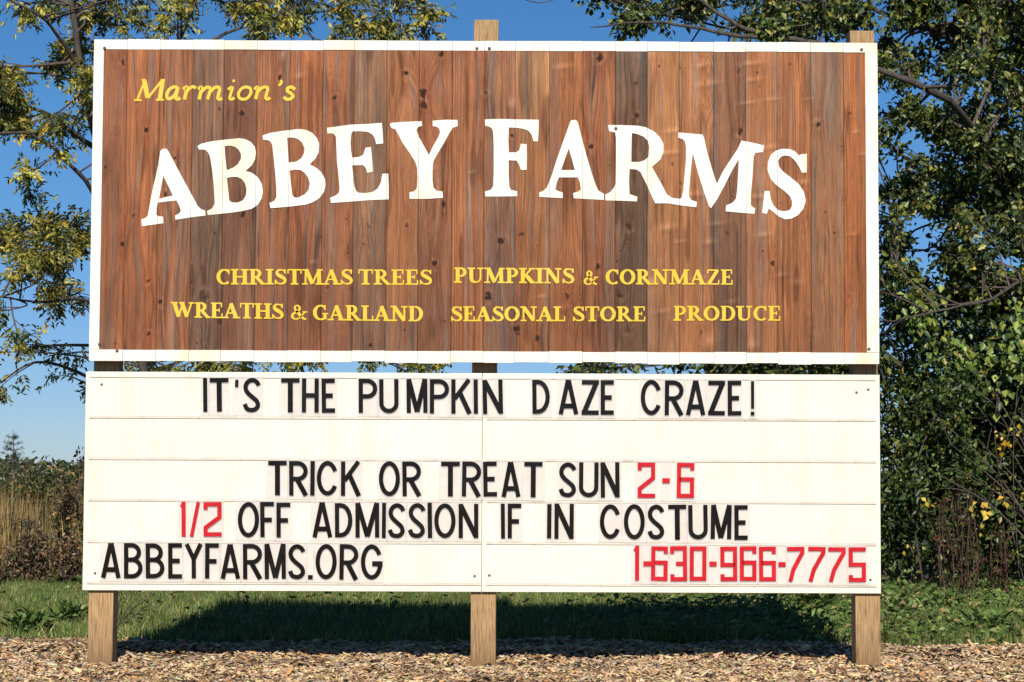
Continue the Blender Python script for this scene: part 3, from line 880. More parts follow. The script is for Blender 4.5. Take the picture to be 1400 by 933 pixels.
# ---------------- message board: two cream sheets with clear rails
xl0, xm, xr0 = px_x(115, 660, YL), px_x(659, 660, YL), px_x(1203.5, 660, YL)
zt0, zb0 = px_z(659, 510.5, YL), px_z(659, 809.5, YL)
rail_py = [517.5, 572.3, 629, 685.5, 742.5, 798.8]
for (a, c2) in ((xl0, xm - 0.0012), (xm + 0.0012, xr0)):
    m = MB(); m.box(a, c2, YL, YL + 0.012, zb0, zt0)
    sh = m.build('panel_sheet', M_panel, None, bevel=0.0015)
    child(sh, sign)
    for i, py in enumerate(rail_py):
        z = px_z(659, py, YL)
        m = MB()
        hh = 0.0030 if i in (0,) else 0.0062
        m.box(a + 0.02, c2 - (0.02 if c2 == xr0 else 0.001), YL - 0.0022, YL - 0.0002, z - hh, z + hh)
        m.box(a + 0.02, c2 - (0.02 if c2 == xr0 else 0.001), YL - 0.0040, YL - 0.0024, z - hh, z - hh + 0.0028)
        x = a + 0.03
        while x < c2 - 0.02 and i:
            m.box(x, x + 0.006, YL - 0.0060, YL - 0.0041, z - 0.005, z + 0.003)
            x += rng.uniform(0.2, 0.28)
        r_ = m.build('letter_rail', M_rail)
        r_.parent = sh
    # screws of this sheet
def screw(px, py, Y, r=0.007, par=None):
    q = at(px, py, Y)
    V = [(q.x, Y - 0.004, q.z)]; n = 10
    for rr, yy in ((r * 0.7, Y - 0.0035), (r, Y - 0.0005)):
        V += [(q.x + rr * math.cos(2 * math.pi * i / n), yy, q.z + rr * math.sin(2 * math.pi * i / n)) for i in range(n)]
    F = [(0, 1 + i, 1 + (i + 1) % n) for i in range(n)] + [(1 + i, 1 + n + i, 1 + n + (i + 1) % n, 1 + (i + 1) % n) for i in range(n)]
    m = MB(); m.add(V, F)
    return m.build('screw', M_screw, par)
for px, py in ((139, 526), (130, 784), (649, 788), (669, 787), (1187, 533), (1171, 537), (1190, 793)):
    screw(px, py, YL, 0.0065, sign)
for px, py in ((143, 66), (652, 66.5), (669, 66.5), (1178, 68), (136, 471), (1188, 477.5), (842, 176), (160, 480)):
    screw(px, py, YP - 0.001, 0.008, sign)

# ---------------- changeable letters, each a card of its own
SN = [(.89, .22), (.78, .12), (.56, .062), (.32, .10), (.175, .21), (.175, .34), (.32, .46), (.56, .57), (.78, .68), (.845, .81), (.70, .915), (.48, .942), (.235, .90), (.113, .766)]
def sans(ch, w_, h, t):
    a = t / 2
    S = []
    L = lambda *p, tt=t, c=False: S.append((np.array(p, float), tt, c))
    if ch == 'I': L((w_ / 2, 0), (w_ / 2, h), tt=w_)
    elif ch == 'T': L((0, a), (w_, a)); L((w_ / 2, 0.01), (w_ / 2, h), tt=t * 1.18)
    elif ch == 'H': L((a, 0), (a, h)); L((w_ - a, 0), (w_ - a, h)); L((a, h * .5), (w_ - a, h * .5), tt=t * 1.05)
    elif ch == 'E': L((a, 0), (a, h), tt=t); L((0, a), (w_, a)); L((0, h - a), (w_, h - a)); L((a, h * .5), (w_ * .84, h * .5), tt=t * 1.05)
    elif ch == 'F': L((a, 0), (a, h), tt=t); L((0, a), (w_, a)); L((a, h * .51), (w_ * .84, h * .51), tt=t * 1.05)
    elif ch == 'L': L((a, 0), (a, h)); L((0, h - a), (w_, h - a))
    elif ch == 'N': L((a, 0), (a, h)); L((w_ - a, 0), (w_ - a, h)); L((a * .9, 1), (w_ - a * .9, h - 1), tt=t * 1.15)
    elif ch == 'M': L((a, 0), (a, h)); L((w_ - a, 0), (w_ - a, h)); L((a * 1.1, 0), (w_ / 2, h * .97), tt=t * 1.1); L((w_ - a * 1.1, 0), (w_ / 2, h * .97), tt=t * 1.1)
    elif ch == 'A': L((w_ / 2 - a * .15, 0), (a * .85, h), tt=t * 1.02); L((w_ / 2 + a * .15, 0), (w_ - a * .85, h), tt=t * 1.02); L((w_ * .25, h * .76), (w_ * .75, h * .76), tt=t * 1.1)
    elif ch == 'K': L((a, 0), (a, h)); L((t * .8, h * .56), (w_ - a * 1.3, 0)); L((w_ * .40, h * .36), (w_ - a, h), tt=t * 1.1)
    elif ch == 'Z': L((0, a), (w_, a)); L((0, h - a), (w_, h - a)); L((w_ - a * 1.15, a), (a * 1.15, h - a), tt=t * 1.15)
    elif ch == 'Y': L((a, 0), (w_ / 2, h * .44)); L((w_ - a, 0), (w_ / 2, h * .44)); L((w_ / 2, h * .38), (w_ / 2, h))
    elif ch == 'U':
        th_ = np.radians(np.linspace(180, 0, 13)); r = w_ / 2 - a
        arc = [(w_ / 2 + r * math.cos(q), h - a - r + r * math.sin(q)) for q in th_]
        L((a, 0), *arc, (w_ - a, 0))
    elif ch in 'PRB' or ch == 'D':
        L((a, 0), (a, h))
        def bw(y0, y1, ext):
            r = (y1 - y0) / 2; q = np.radians(np.linspace(-90, 90, 11)); rx = min(r, ext * .6)
            arc = [(ext - rx + rx * math.cos(z), (y0 + y1) / 2 + r * math.sin(z)) for z in q]
            L((a, y0), *arc, (a, y1))
        if ch == 'P': bw(a, h * .58 - a, w_ - a)
        if ch == 'R': bw(a, h * .58 - a, w_ - a); L((w_ * .42, h * .52), (w_ - a * .9, h), tt=t * 1.1)
        if ch == 'B': bw(a, h * .47, w_ * .92 - a); bw(h * .47, h - a, w_ - a)
        if ch == 'D': bw(a, h - a, w_ - a)
    elif ch in 'OCG':
        if ch == 'O':
            q = np.radians(np.linspace(0, 360, 28, endpoint=False))
            L(*[(w_ / 2 + (w_ / 2 - a) * math.cos(z), h / 2 + (h / 2 - a + .3) * math.sin(z)) for z in q], c=True)
        else:
            q = np.radians(np.linspace(-28, -330 if ch == 'C' else -352, 24))
            pts = [(w_ / 2 + (w_ / 2 - a) * math.cos(z), h / 2 + (h / 2 - a + .3) * math.sin(z)) for z in q]
            L(*pts)
            if ch == 'G': L((w_ * .52, h * .55), (w_, h * .55), tt=t * 1.15)
    elif ch == 'S': L(*catmull([(x * w_, y * h) for x, y in SN], 4))
    elif ch == "'": L((w_ * .62, 0), (w_ * .55, h), tt=w_ * .9)
    elif ch == '.': L((w_ / 2, 0), (w_ / 2, h), tt=w_)
    elif ch == '!': L((w_ / 2, 0), (w_ / 2, h * .80), tt=w_ * .85); L((w_ / 2, h * .89), (w_ / 2, h), tt=w_)
    elif ch == '-': L((0, h / 2), (w_, h / 2), tt=h)
    elif ch == '/': L((w_ - a * .8, 0), (a * .8, h), tt=t * .85)
    elif ch == '1': L((w_ - a, 0), (w_ - a, h)); L((a * .4, h * .15), (w_ - a * .6, a * .9), tt=t * .8)
    elif ch == '0': L((a, a), (w_ - a, a), (w_ - a, h - a), (a, h - a), c=True)
    elif ch == '2': L((a, h * .22), (a, a), (w_ - a, a), (w_ - a, h * .44), (a, h * .74), (a, h - a), (w_, h - a))
    elif ch == '3': L((a, h * .21), (a, a), (w_ - a, a), (w_ - a, h - a), (a, h - a), (a, h * .80)); L((w_ * .34, h * .5), (w_ - a, h * .5), tt=t)
    elif ch == '5': L((w_, a), (a, a), (a, h * .50), (w_ - a, h * .50), (w_ - a, h - a), (a, h - a), (a, h * .80))
    elif ch == '6': L((w_ - a, h * .21), (w_ - a, a), (a, a), (a, h - a), (w_ - a, h - a), (w_ - a, h * .47), (a, h * .47))
    elif ch == '9': L((a, h * .80), (a, h - a), (w_ - a, h - a), (w_ - a, a), (a, a), (a, h * .53), (w_ - a, h * .53))
    elif ch == '7': L((0, a), (w_ - a, a), (w_ - a, h * .17), (w_ * .62, h * .40), (w_ * .34, h * .66), (w_ * .16, h))
    return S

rows = [
 # name of the row, rail pair, y extent at the left and right, words: [(text, [(x0,x1)...], colour)]
 ('top row', 0, (516.8, 563.0, 278), (521.2, 568.4, 1031), [
   ("IT'S", [(278, 283.6), (287.2, 312.9), (320.4, 325.4), (331.8, 356.4)], 'black'),
   ('THE', [(384.3, 409.6), (412.6, 435.7), (440, 458.2)], 'black'),
   ('PUMPKIN', [(490.4, 516), (518.6, 545), (556, 584.6), (587.6, 614), (617, 645), (647.8, 653.6), (660.4, 687.9)], 'black'),
   ('DAZE', [(728, 752), (764, 790.3), (795, 818.6), (821.2, 839.3)], 'black'),
   ('CRAZE!', [(876, 905), (908.6, 934.3), (938, 963.9), (968, 991), (995, 1013.6), (1026.4, 1031.4)], 'black')]),
 ('third row', 2, (630.3, 677.3, 366), (633.4, 681, 948), [
   ('TRICK', [(366.7, 392), (395.4, 421), (424, 430), (433, 462.5), (466, 493.6)], 'black'),
   ('OR', [(518, 547), (550.4, 576)], 'black'),
   ('TREAT', [(602.9, 628.6), (631.3, 657.3), (661, 679.7), (686, 711.3), (716.3, 741.4)], 'black'),
   ('SUN', [(763.8, 788.3), (791.3, 818), (821.4, 847.3)], 'black'),
   ('2-6', [(871.7, 895.7), (905.3, 915.6), (925, 948.7)], 'red')]),
 ('fourth row', 3, (686.2, 733.8, 246), (691, 738.2, 1022), [
   ('1/2', [(246.6, 254), (259.5, 273.2), (278.3, 303)], 'red'),
   ('OFF', [(324.8, 354), (356, 375), (378, 397)], 'black'),
   ('ADMISSION', [(427.5, 454), (458, 482), (486, 518.5), (521.9, 527.4), (530.3, 554), (557.7, 581.6), (585, 591), (593.8, 623), (627, 654)], 'black'),
   ('IF', [(685, 690.6), (694, 712.7)], 'black'),
   ('IN', [(747.7, 753.7), (757.7, 784.3)], 'black'),
   ('COSTUME', [(820, 849), (853, 881.7), (885.7, 909), (913.8, 938.6), (941.5, 968), (971.4, 999.7), (1004, 1022.3)], 'black')]),
 ('bottom row', 4, (742.8, 790.5, 138), (748.4, 795.6, 1184), [
   ('ABBEYFARMS.ORG', [(138.5, 164.5), (169.5, 195), (199.4, 225), (230, 249), (252.5, 277.6), (280.3, 299), (302, 328), (332.3, 358.5), (362, 391), (394, 418), (421, 427.6), (431, 460), (463.8, 489.4), (493.3, 523)], 'black'),
   ('1-630-966-7775', [(866, 873.8), (879.6, 895), (889.9, 912.6), (916.6, 939.6), (942.8, 965.7), (969.6, 979.6), (985, 1008), (1011.5, 1034.2), (1037.9, 1061), (1064.3, 1074.3), (1076.7, 1100.4), (1104.3, 1127.9), (1132, 1156), (1160.4, 1184)], 'red')]),
]
ORD = ['first', 'second', 'third', 'fourth', 'fifth']
NAMES = {"'": 'apostrophe', '.': 'full_stop', '!': 'exclamation_mark', '-': 'hyphen', '/': 'slash'}
ci = 0
for rname, ri, (ylt, ylb, xa), (yrt, yrb, xb), words in rows:
    for text, boxes, colour in words:
        seen = {}
        for ch, (x0, x1) in zip(text, boxes):
            seen[ch] = seen.get(ch, 0) + 1
            u = (x0 - xa) / (xb - xa)
            yt, yb = ylt + (yrt - ylt) * u + rng.normal(0, .25), ylb + (yrb - ylb) * u + rng.normal(0, .25)
            h = yb - yt
            oy, hh = yt, h
            if ch == "'": oy, hh = yt + 2, 10
            elif ch == '.': oy, hh = yb - 5.6, 5.8
            elif ch == '-': oy, hh = yt + h * (.44), h * .14
            t_ = 5.9 if colour == 'black' else 5.7
            yc = YL - 0.0068 - 0.0009 * (ci % 3)         # cards of neighbours overlap a little
            ci += 1
            g = Glyphs(yc - 0.0006, 0.0022, 0.00012)
            for P, W, c in sans(ch, x1 - x0, hh, t_):
                g.stroke(P + np.array([x0, oy]), W, c)
            me = g.mesh('letter')
            base = at((x0 + x1) / 2, yb, yc)
            me.transform(Matrix.Translation(-base))
            tilt = Matrix.Rotation(rng.normal(0, R(0.35)), 4, 'Z') @ Matrix.Rotation(rng.normal(0, R(0.5)), 4, 'Y')
            nm = NAMES.get(ch, 'digit' if ch.isdigit() else 'letter')
            o = new_obj(nm, me, M_black if colour == 'black' else M_red)
            o.matrix_world = Matrix.Translation(base) @ tilt
            cnt = text.count(ch)
            kind = nm.replace('_', ' ') + ('' if nm in NAMES.values() else ' ' + ch)
            rn = {'top row': 'top row', 'third row': 'third row', 'fourth row': 'fourth row', 'bottom row': 'bottom row'}[rname]
            where = f'of {text}' if text not in ('1-630-966-7775', '2-6', '1/2') else {'1-630-966-7775': 'of phone number 1-630-966-7775', '2-6': 'of the hours 2-6 after SUN', '1/2': 'of the 1/2 before OFF'}[text]
            first = ORD[seen[ch] - 1] + ' ' if cnt > 1 else ''
            tag(o, f'{first}{colour} {kind} {where} in the {rn} of the board', {'letter': 'letter', 'digit': 'number'}.get(nm, 'punctuation mark'), 'changeable letters on the message board')
            # clear card behind it
            ct, cb = px_z(x0, yt - 3.0, yc), px_z(x0, yb + 4.6, yc)
            pad = 2.2 + 1.5 * rng.random()
            cx0, cx1 = px_x(x0 - pad, yt, yc), px_x(x1 + pad, yt, yc)
            m = MB(); m.box(cx0 - base.x, cx1 - base.x, 0.0, 0.0007, cb - base.z, ct - base.z)
            cobj = new_obj('clear_card', m.mesh('clear_card'), M_card)
            cobj.parent = o

# ------------------------------------------------------------------ vegetation builders
def finish_plant(name, loc, label, cat, group, tubes_main, tubes_fine, leafsets, bark, twig, leafm, part_names=('trunk', 'crown')):
    root = empty(name, loc)
    tag(root, label, cat, group)
    if tubes_main is not None:
        V, F = tubes_main.arrays()
        child(new_obj(part_names[0], np_mesh(part_names[0], V, F, smooth=True), bark), root)
    Vt, Ft = tubes_fine.arrays()
    Vs, Fs, Cs, n0 = [Vt], [], [np.full((len(Vt), 3), 0.08)], len(Vt)
    tri = []
    for V, F, C in leafsets:
        Vs.append(V); tri.append(F + n0); Cs.append(C); n0 += len(V)
    F4 = Ft
    F3 = np.concatenate(tri) if tri else np.zeros((0, 3), int)
    me = np_mesh(part_names[1], np.concatenate(Vs), [F4, F3], np.concatenate(Cs), np.concatenate([np.zeros(len(F4), int), np.ones(len(F3), int)]))
    child(new_obj(part_names[1], me, [twig, leafm]), root)
    return root

def smooth_path(pts, n=6):
    return catmull([np.array(p, float) for p in pts], n)

def rand_dir(n, up=0.0):
    d = rng.normal(0, 1, (n, 3)); d[:, 2] += up
    return unit(d)

def tree(name, label, cat, base, limbs, clumps, ycen, yspread, pal, style, group=None, leafL=0.05, leafW=0.022, ntw=7, lpt=10, yellow=None):
    """limbs: list of polylines [(px,py,Y,radius)...]; clumps: (px,py,radius px,amount)"""
    tm, tf = Tubes(), Tubes()
    samples = []
    for lb in limbs:
        P = [tuple(at(p[0], p[1], p[2])) + (p[3],) for p in lb]
        c = smooth_path(P, 6)
        wob = np.cumsum(rng.normal(0, 0.006, (len(c), 3)), axis=0)
        c[:, :3] += wob - wob[0]
        rr = c[:, 3] * (1 + rng.normal(0, 0.06, len(c)))
        tm.add(c[:, :3], np.maximum(rr, 0.004), 8)
        samples.append(c)
    S = np.concatenate(samples)
    sets = []
    for (px, py, rp, amt) in clumps:
        Y = ycen + rng.normal(0, yspread)
        C = np.array(at(px, py, Y)); r = rp * (Y + 10) / FPX
        d = np.linalg.norm(S[:, :3] - C, axis=1) + 0.6 * np.maximum(0, S[:, 2] - C[2]) + rng.random(len(S)) * 0.3
        k = int(np.argmin(d)); A = S[k, :3]; ra = min(S[k, 3] * 0.6, 0.02)
        mid = (A + C) / 2 + rng.normal(0, 0.10, 3) * np.linalg.norm(C - A)
        bp = smooth_path([A, mid, C], 6)
        tf.add(bp, np.linspace(max(ra, 0.008), 0.005, len(bp)), 5)
        nt_ = max(2, int(ntw * amt))
        TP, TD = [], []
        for q in range(nt_):
            a = bp[rng.integers(len(bp) // 2, len(bp))]
            e = C + rand_dir(1)[0] * r * rng.uniform(0.5, 1.15)
            m_ = (a + e) / 2 + rng.normal(0, 0.08, 3) * r + np.array([0, 0, 0.10 * r])
            tw = smooth_path([a, m_, e], 4)
            tf.add(tw, np.linspace(0.0055, 0.0022, len(tw)), 4)
            u = rng.uniform(0.25, 1.0, lpt) * (len(tw) - 1)
            i = np.minimum(u.astype(int), len(tw) - 2); f = (u - i)[:, None]
            TP.append(tw[i] * (1 - f) + tw[i + 1] * f); TD.append(np.repeat((e - a)[None], lpt, 0))
        TP = np.concatenate(TP); TD = unit(np.concatenate(TD)); n = len(TP)
        cp = list(pal)
        cc = pick(cp, n, 0.2) * rng.uniform(0.8, 1.2)
        if style == 'pinnate':
            npair = 5
            rd = unit(TD * 0.5 + rng.normal(0, 0.6, (n, 3)) + np.array([0, 0, -0.55]))
            rl = rng.uniform(0.09, 0.2, n)
            N = rand_dir(n, 0.9)
            side = unit(np.cross(rd, N))
            for j in range(npair):
                pos = TP + rd * (rl * (0.25 + 0.75 * (j / (npair - 1))))[:, None]
                for sgn in (-1, 1):
                    D = unit(rd * 0.55 + side * sgn * 0.9 + rng.normal(0, 0.22, (n, 3)) + np.array([0, 0, -0.25]))
                    keep = rng.random(n) < 0.82
                    L = leafL * rng.uniform(0.65, 1.15, n)
                    sets.append(leaves(pos[keep], D[keep], (N + rng.normal(0, .35, (n, 3)))[keep], L[keep], (L * leafW / leafL)[keep], cc[keep] * rng.uniform(.85, 1.15, (keep.sum(), 1))))
        else:
            D = unit(TD * 0.4 + rng.normal(0, 0.7, (n, 3)) + np.array([0, 0, -0.35]))
            TP2 = TP + rng.normal(0, 0.035, (n, 3))
            L = leafL * rng.uniform(0.6, 1.25, n)
            sets.append(leaves(TP2, D, rand_dir(n, 0.7) + np.array([0, -0.5, 0]), L, L * leafW / leafL * rng.uniform(.8, 1.2, n), cc))
    return finish_plant(name, base, label, cat, group, tm, tf, sets, M_bark, M_twig, M_leaf)

def shrub(name, label, px, Y, height, rad, nleaf, pal, leafL=0.05, leafW=0.025, nstem=9, group=None, cat='shrub', ztop=0.9, stem=None, base_open=0.08, flat=1.0, leafm=None):
    b = at(px, 700, Y); b = np.array((b.x, Y, -0.02))
    tm, tf = Tubes(), Tubes()
    ends = []
    for q in range(nstem):
        a = rng.uniform(0, 2 * np.pi); rr = rad * math.sqrt(rng.random())
        e = b + np.array((rr * math.cos(a), rr * math.sin(a) * flat, height * rng.uniform(0.65, 1.0) * (1 - 0.35 * (rr / rad) ** 2)))
        s0 = b + np.array((rr * .3 * math.cos(a), rr * .3 * math.sin(a), 0))
        m_ = (s0 + e) / 2 + rng.normal(0, 0.06, 3) * height
        p = smooth_path([s0, m_, e], 6)
        tm.add(p, np.linspace(0.011, 0.003, len(p)), 5)
        ends.append(p)
        for z in range(5):
            i = rng.integers(3, len(p))
            e2 = p[i] + rand_dir(1, 0.35)[0] * rad * rng.uniform(0.25, 0.6)
            p2 = smooth_path([p[i], (p[i] + e2) / 2 + rng.normal(0, .03, 3), e2], 4)
            tf.add(p2, np.linspace(0.004, 0.0015, len(p2)), 4)
            ends.append(p2)
    W = np.concatenate(ends)
    W = W[W[:, 2] > base_open * height]
    k = rng.integers(0, len(W), nleaf)
    P = W[k] + rng.normal(0, 1, (nleaf, 3)) * np.array([.16, .16, .12]) * rad
    P = P[P[:, 2] > 0.02]
    n = len(P)
    # clump-wise colour: neighbours share a tone
    cl = vnoise(P[:, 0] * 4 + 7 * P[:, 1], P[:, 2] * 4, 5)
    C = pick(pal, n, 0.2) * (0.7 + 0.6 * cl)[:, None]
    D = unit(rng.normal(0, 0.8, (n, 3)) + np.array([0, 0, -0.15]))
    L = leafL * rng.uniform(0.6, 1.25, n)
    sets = [leaves(P, D, rand_dir(n, 0.8) + np.array([0, -0.4, 0]), L, L * leafW / leafL, C)]
    return finish_plant(name, tuple(b), label, cat, group, tm, tf, sets, stem or M_twig, stem or M_twig, leafm or M_leaf, ('stems', 'foliage'))

# ------------------------------------------------------------------ the trees
G_dark, G_mid, G_ol, G_yel, G_gold = (0.028, 0.045, 0.014), (0.06, 0.085, 0.02), (0.13, 0.135, 0.028), (0.25, 0.22, 0.035), (0.55, 0.36, 0.03)
pal_left = [(2.0, (0.06, 0.08, 0.022)), (2.8, (0.16, 0.17, 0.04)), (3.4, (0.32, 0.29, 0.05)), (2.6, (0.48, 0.39, 0.06))]
limbsL = [
 [(215, 806, 7.0, 0.0478), (200, 560, 7.0, 0.0413), (165, 330, 7.0, 0.0370), (128, 180, 6.9, 0.0326), (102, 70, 6.9, 0.0261), (84, -60, 6.9, 0.0196), (70, -220, 7.0, 0.0087)],
 [(128, 200, 6.9, 0.0196), (60, 150, 6.6, 0.0139), (-20, 135, 6.3, 0.0104), (-120, 100, 6.2, 0.0053)],
 [(108, 100, 6.9, 0.0174), (70, 40, 6.6, 0.0130), (20, 10, 6.4, 0.0096), (-60, -40, 6.3, 0.0053)],
 [(150, 300, 7.0, 0.0218), (110, 240, 6.6, 0.0152), (50, 192, 6.3, 0.0113), (-20, 190, 6.1, 0.0078), (-110, 170, 6.0, 0.0043)],
 [(185, 450, 7.0, 0.0196), (120, 415, 6.6, 0.0130), (50, 415, 6.3, 0.0096), (-30, 400, 6.1, 0.0053)],
 [(170, 350, 7.0, 0.0174), (100, 340, 6.8, 0.0113), (30, 330, 6.6, 0.0070), (-50, 320, 6.5, 0.0043)],
 [(150, 260, 7.0, 0.0261), (210, 120, 7.2, 0.0218), (260, 20, 7.4, 0.0165), (300, -90, 7.5, 0.0087)],
 [(225, 100, 7.2, 0.0174), (330, 40, 7.3, 0.0130), (450, 12, 7.3, 0.0078), (560, 10, 7.3, 0.0043)],
 [(190, 500, 7.0, 0.0174), (280, 470, 7.4, 0.0130), (400, 490, 7.6, 0.0087), (560, 500, 7.6, 0.0043)],
]
clL = []
def zone(lst, x0, x1, y0, y1, n, r0, r1, amt=1.0):
    for _ in range(n): lst.append((rng.uniform(x0, x1), rng.uniform(y0, y1), rng.uniform(r0, r1), amt * rng.uniform(.7, 1.3)))
zone(clL, -120, 125, 45, 125, 18, 20, 36, 1.0)
zone(clL, -120, 125, -70, 25, 11, 18, 32, .8)
zone(clL, -100, 125, 145, 205, 10, 16, 28, .9)
zone(clL, -20, 60, 205, 265, 3, 12, 22, .6)
zone(clL, -120, 118, 290, 345, 13, 18, 32, 1.)
zone(clL, -120, 110, 350, 435, 12, 16, 30, .9)
zone(clL, -60, 100, 465, 535, 8, 12, 22, .6)
zone(clL, 130, 400, -40, 45, 17, 24, 40, .9)
zone(clL, 390, 520, -30, 45, 9, 22, 36, .9)
zone(clL, 520, 590, -5, 45, 5, 10, 20, .6)
zone(clL, 100, 560, -160, -40, 16, 28, 50, 1.0)
zone(clL, 165, 590, 470, 515, 15, 18, 30, .8)
zone(clL, 140, 560, 90, 430, 18, 30, 55, .8)
tree('locust_tree', 'tall thin-leaved tree with yellowing feathery foliage rising behind the left half of the sign', 'tree', tuple(at(215, 806, 7.0)), limbsL, clL, 6.9, .55, pal_left, 'pinnate', ntw=6, lpt=6, leafL=.062, leafW=.025)

pal_right = [(3.4, (0.028, 0.046, 0.015)), (3.5, (0.07, 0.10, 0.025)), (2.6, (0.15, 0.175, 0.038)), (1.6, (0.28, 0.27, 0.045))]
limbsR = [
 [(1440, 800, 7.6, 0.1080), (1425, 520, 7.6, 0.0936), (1400, 330, 7.6, 0.0792), (1395, 150, 7.6, 0.0648), (1410, 0, 7.6, 0.0504), (1420, -180, 7.6, 0.0216)],
 [(1400, 300, 7.4, 0.0432), (1338, 200, 6.6, 0.0324), (1290, 140, 5.9, 0.0288), (1205, 100, 5.7, 0.0245), (1110, 58, 5.7, 0.0216), (1000, 46, 5.8, 0.0173), (900, 28, 6.0, 0.0115), (800, 35, 6.2, 0.0050)],
 [(1110, 58, 5.7, 0.0173), (1020, 40, 5.8, 0.0173), (960, 5, 5.9, 0.0144), (900, -40, 6.0, 0.0094), (820, -90, 6.2, 0.0058)],
 [(1395, 120, 7.6, 0.0432), (1330, 60, 7.3, 0.0324), (1260, 45, 7.2, 0.0230), (1180, 15, 7.2, 0.0180), (1080, -30, 7.2, 0.0101)],
 [(1430, 440, 7.6, 0.0288), (1400, 382, 6.3, 0.0158), (1350, 405, 5.7, 0.0115), (1290, 418, 5.5, 0.0086), (1225, 435, 5.4, 0.0058), (1170, 430, 5.4, 0.0036)],
 [(1390, 250, 7.6, 0.0360), (1320, 300, 7.2, 0.0216), (1250, 290, 7.0, 0.0144), (1200, 310, 6.9, 0.0072)],
 [(1130, 60, 6.6, 0.0144), (1128, 10, 6.6, 0.0158), (1132, -60, 6.7, 0.0108)],
 [(1398, 200, 7.6, 0.0432), (1470, 100, 7.8, 0.0360), (1540, 10, 8, 0.0216)],
 [(1000, 40, 6.5, 0.0101), (890, 20, 6.4, 0.0072), (800, -5, 6.4, 0.0043), (735, 5, 6.4, 0.0029), (712, -2, 6.4, 0.0022)],
]
clR = []
zone(clR, 800, 1000, -60, 45, 17, 18, 34, .9)
zone(clR, 1000, 1200, -60, 50, 24, 22, 40, 1.0)
zone(clR, 1200, 1420, -40, 110, 40, 24, 44, 1.15)
zone(clR, 1262, 1420, 110, 280, 34, 20, 38, 1.1)
zone(clR, 1205, 1262, 90, 170, 7, 12, 22, .8)
zone(clR, 1200, 1250, 180, 300, 6, 12, 24, .8)
zone(clR, 1262, 1420, 280, 440, 34, 20, 38, 1.1)
zone(clR, 1215, 1262, 330, 440, 8, 12, 24, .8)
zone(clR, 1195, 1230, 300, 440, 5, 12, 20, .8)
zone(clR, 1400, 1600, -80, 440, 36, 36, 60, 1.0)
zone(clR, 860, 1200, -180, -60, 14, 30, 50, .8)
zone(clR, 890, 1200, 470, 520, 26, 20, 32, 1.0)
zone(clR, 765, 800, 488, 512, 3, 10, 14, .8)
zone(clR, 900, 1190, 120, 440, 22, 30, 55, .8)
tree('broadleaf_tree', 'dense dark green tree reaching grey limbs over the right half of the sign', 'tree', tuple(at(1440, 800, 7.6)), limbsR, clR, 7.0, .6, pal_right, 'simple', ntw=9, lpt=22, leafL=.066, leafW=.036)

# ------------------------------------------------------------------ shrubs on the right, under the tree
pg = [(3.2, (0.026, 0.044, 0.014)), (3, (0.066, 0.10, 0.024)), (2.2, (0.14, 0.19, 0.04)), (.4, (0.25, 0.21, 0.04))]
pbright = [(2, (0.05, 0.09, 0.02)), (3, (0.16, 0.23, 0.04)), (2, (0.28, 0.33, 0.06))]
GR = 'shrubs under the right tree'
shrub('thicket_shrub', 'dark green thicket shrub just right of the message board', 1245, 6.0, 2.25, .50, 11000, pg, .06, .034, 14, GR)
shrub('thicket_shrub', 'tall dark shrub at the right edge of the photo', 1395, 6.6, 2.55, .62, 14000, pg, .062, .036, 16, GR)
shrub('thicket_shrub', 'shaded shrub behind the others between sign and right edge', 1325, 7.2, 2.7, .7, 16000, pg, .064, .036, 16, GR)
# a vine with larger pale leaves climbing over them
def vine():
    tm, tf = Tubes(), Tubes(); sets = []
    for _ in range(9):
        a = at(rng.uniform(1270, 1420), 800, 6.1); top = at(rng.uniform(1240, 1420), rng.uniform(425, 520), 6.15)
        m1 = (a * .5 + top * .5) + Vector(rng.normal(0, .1, 3))
        p = smooth_path([a, m1, top, top + Vector((rng.uniform(-.25, .25), -.12, -.1))], 8)
        tf.add(p, np.linspace(.004, .0015, len(p)), 4)
        n = 60
        k = rng.integers(len(p) // 2, len(p), n)
        P = p[k] + rng.normal(0, .07, (n, 3)) + np.array([0, -.1, 0])
        L = rng.uniform(.045, .08, n)
        sets.append(leaves(P, unit(rng.normal(0, .4, (n, 3)) + np.array([0, -.2, -.8])), unit(rng.normal(0, .5, (n, 3)) + np.array([0, -.8, .6])), L, L * .78, pick(pbright, n)))
    finish_plant('vine', tuple(at(1340, 800, 6.1)), 'climbing vine with large pale green leaves over the right shrubs', 'vine', None, None, tf, sets, M_twig, M_twig, M_leaf, ('stems', 'foliage'))
vine()

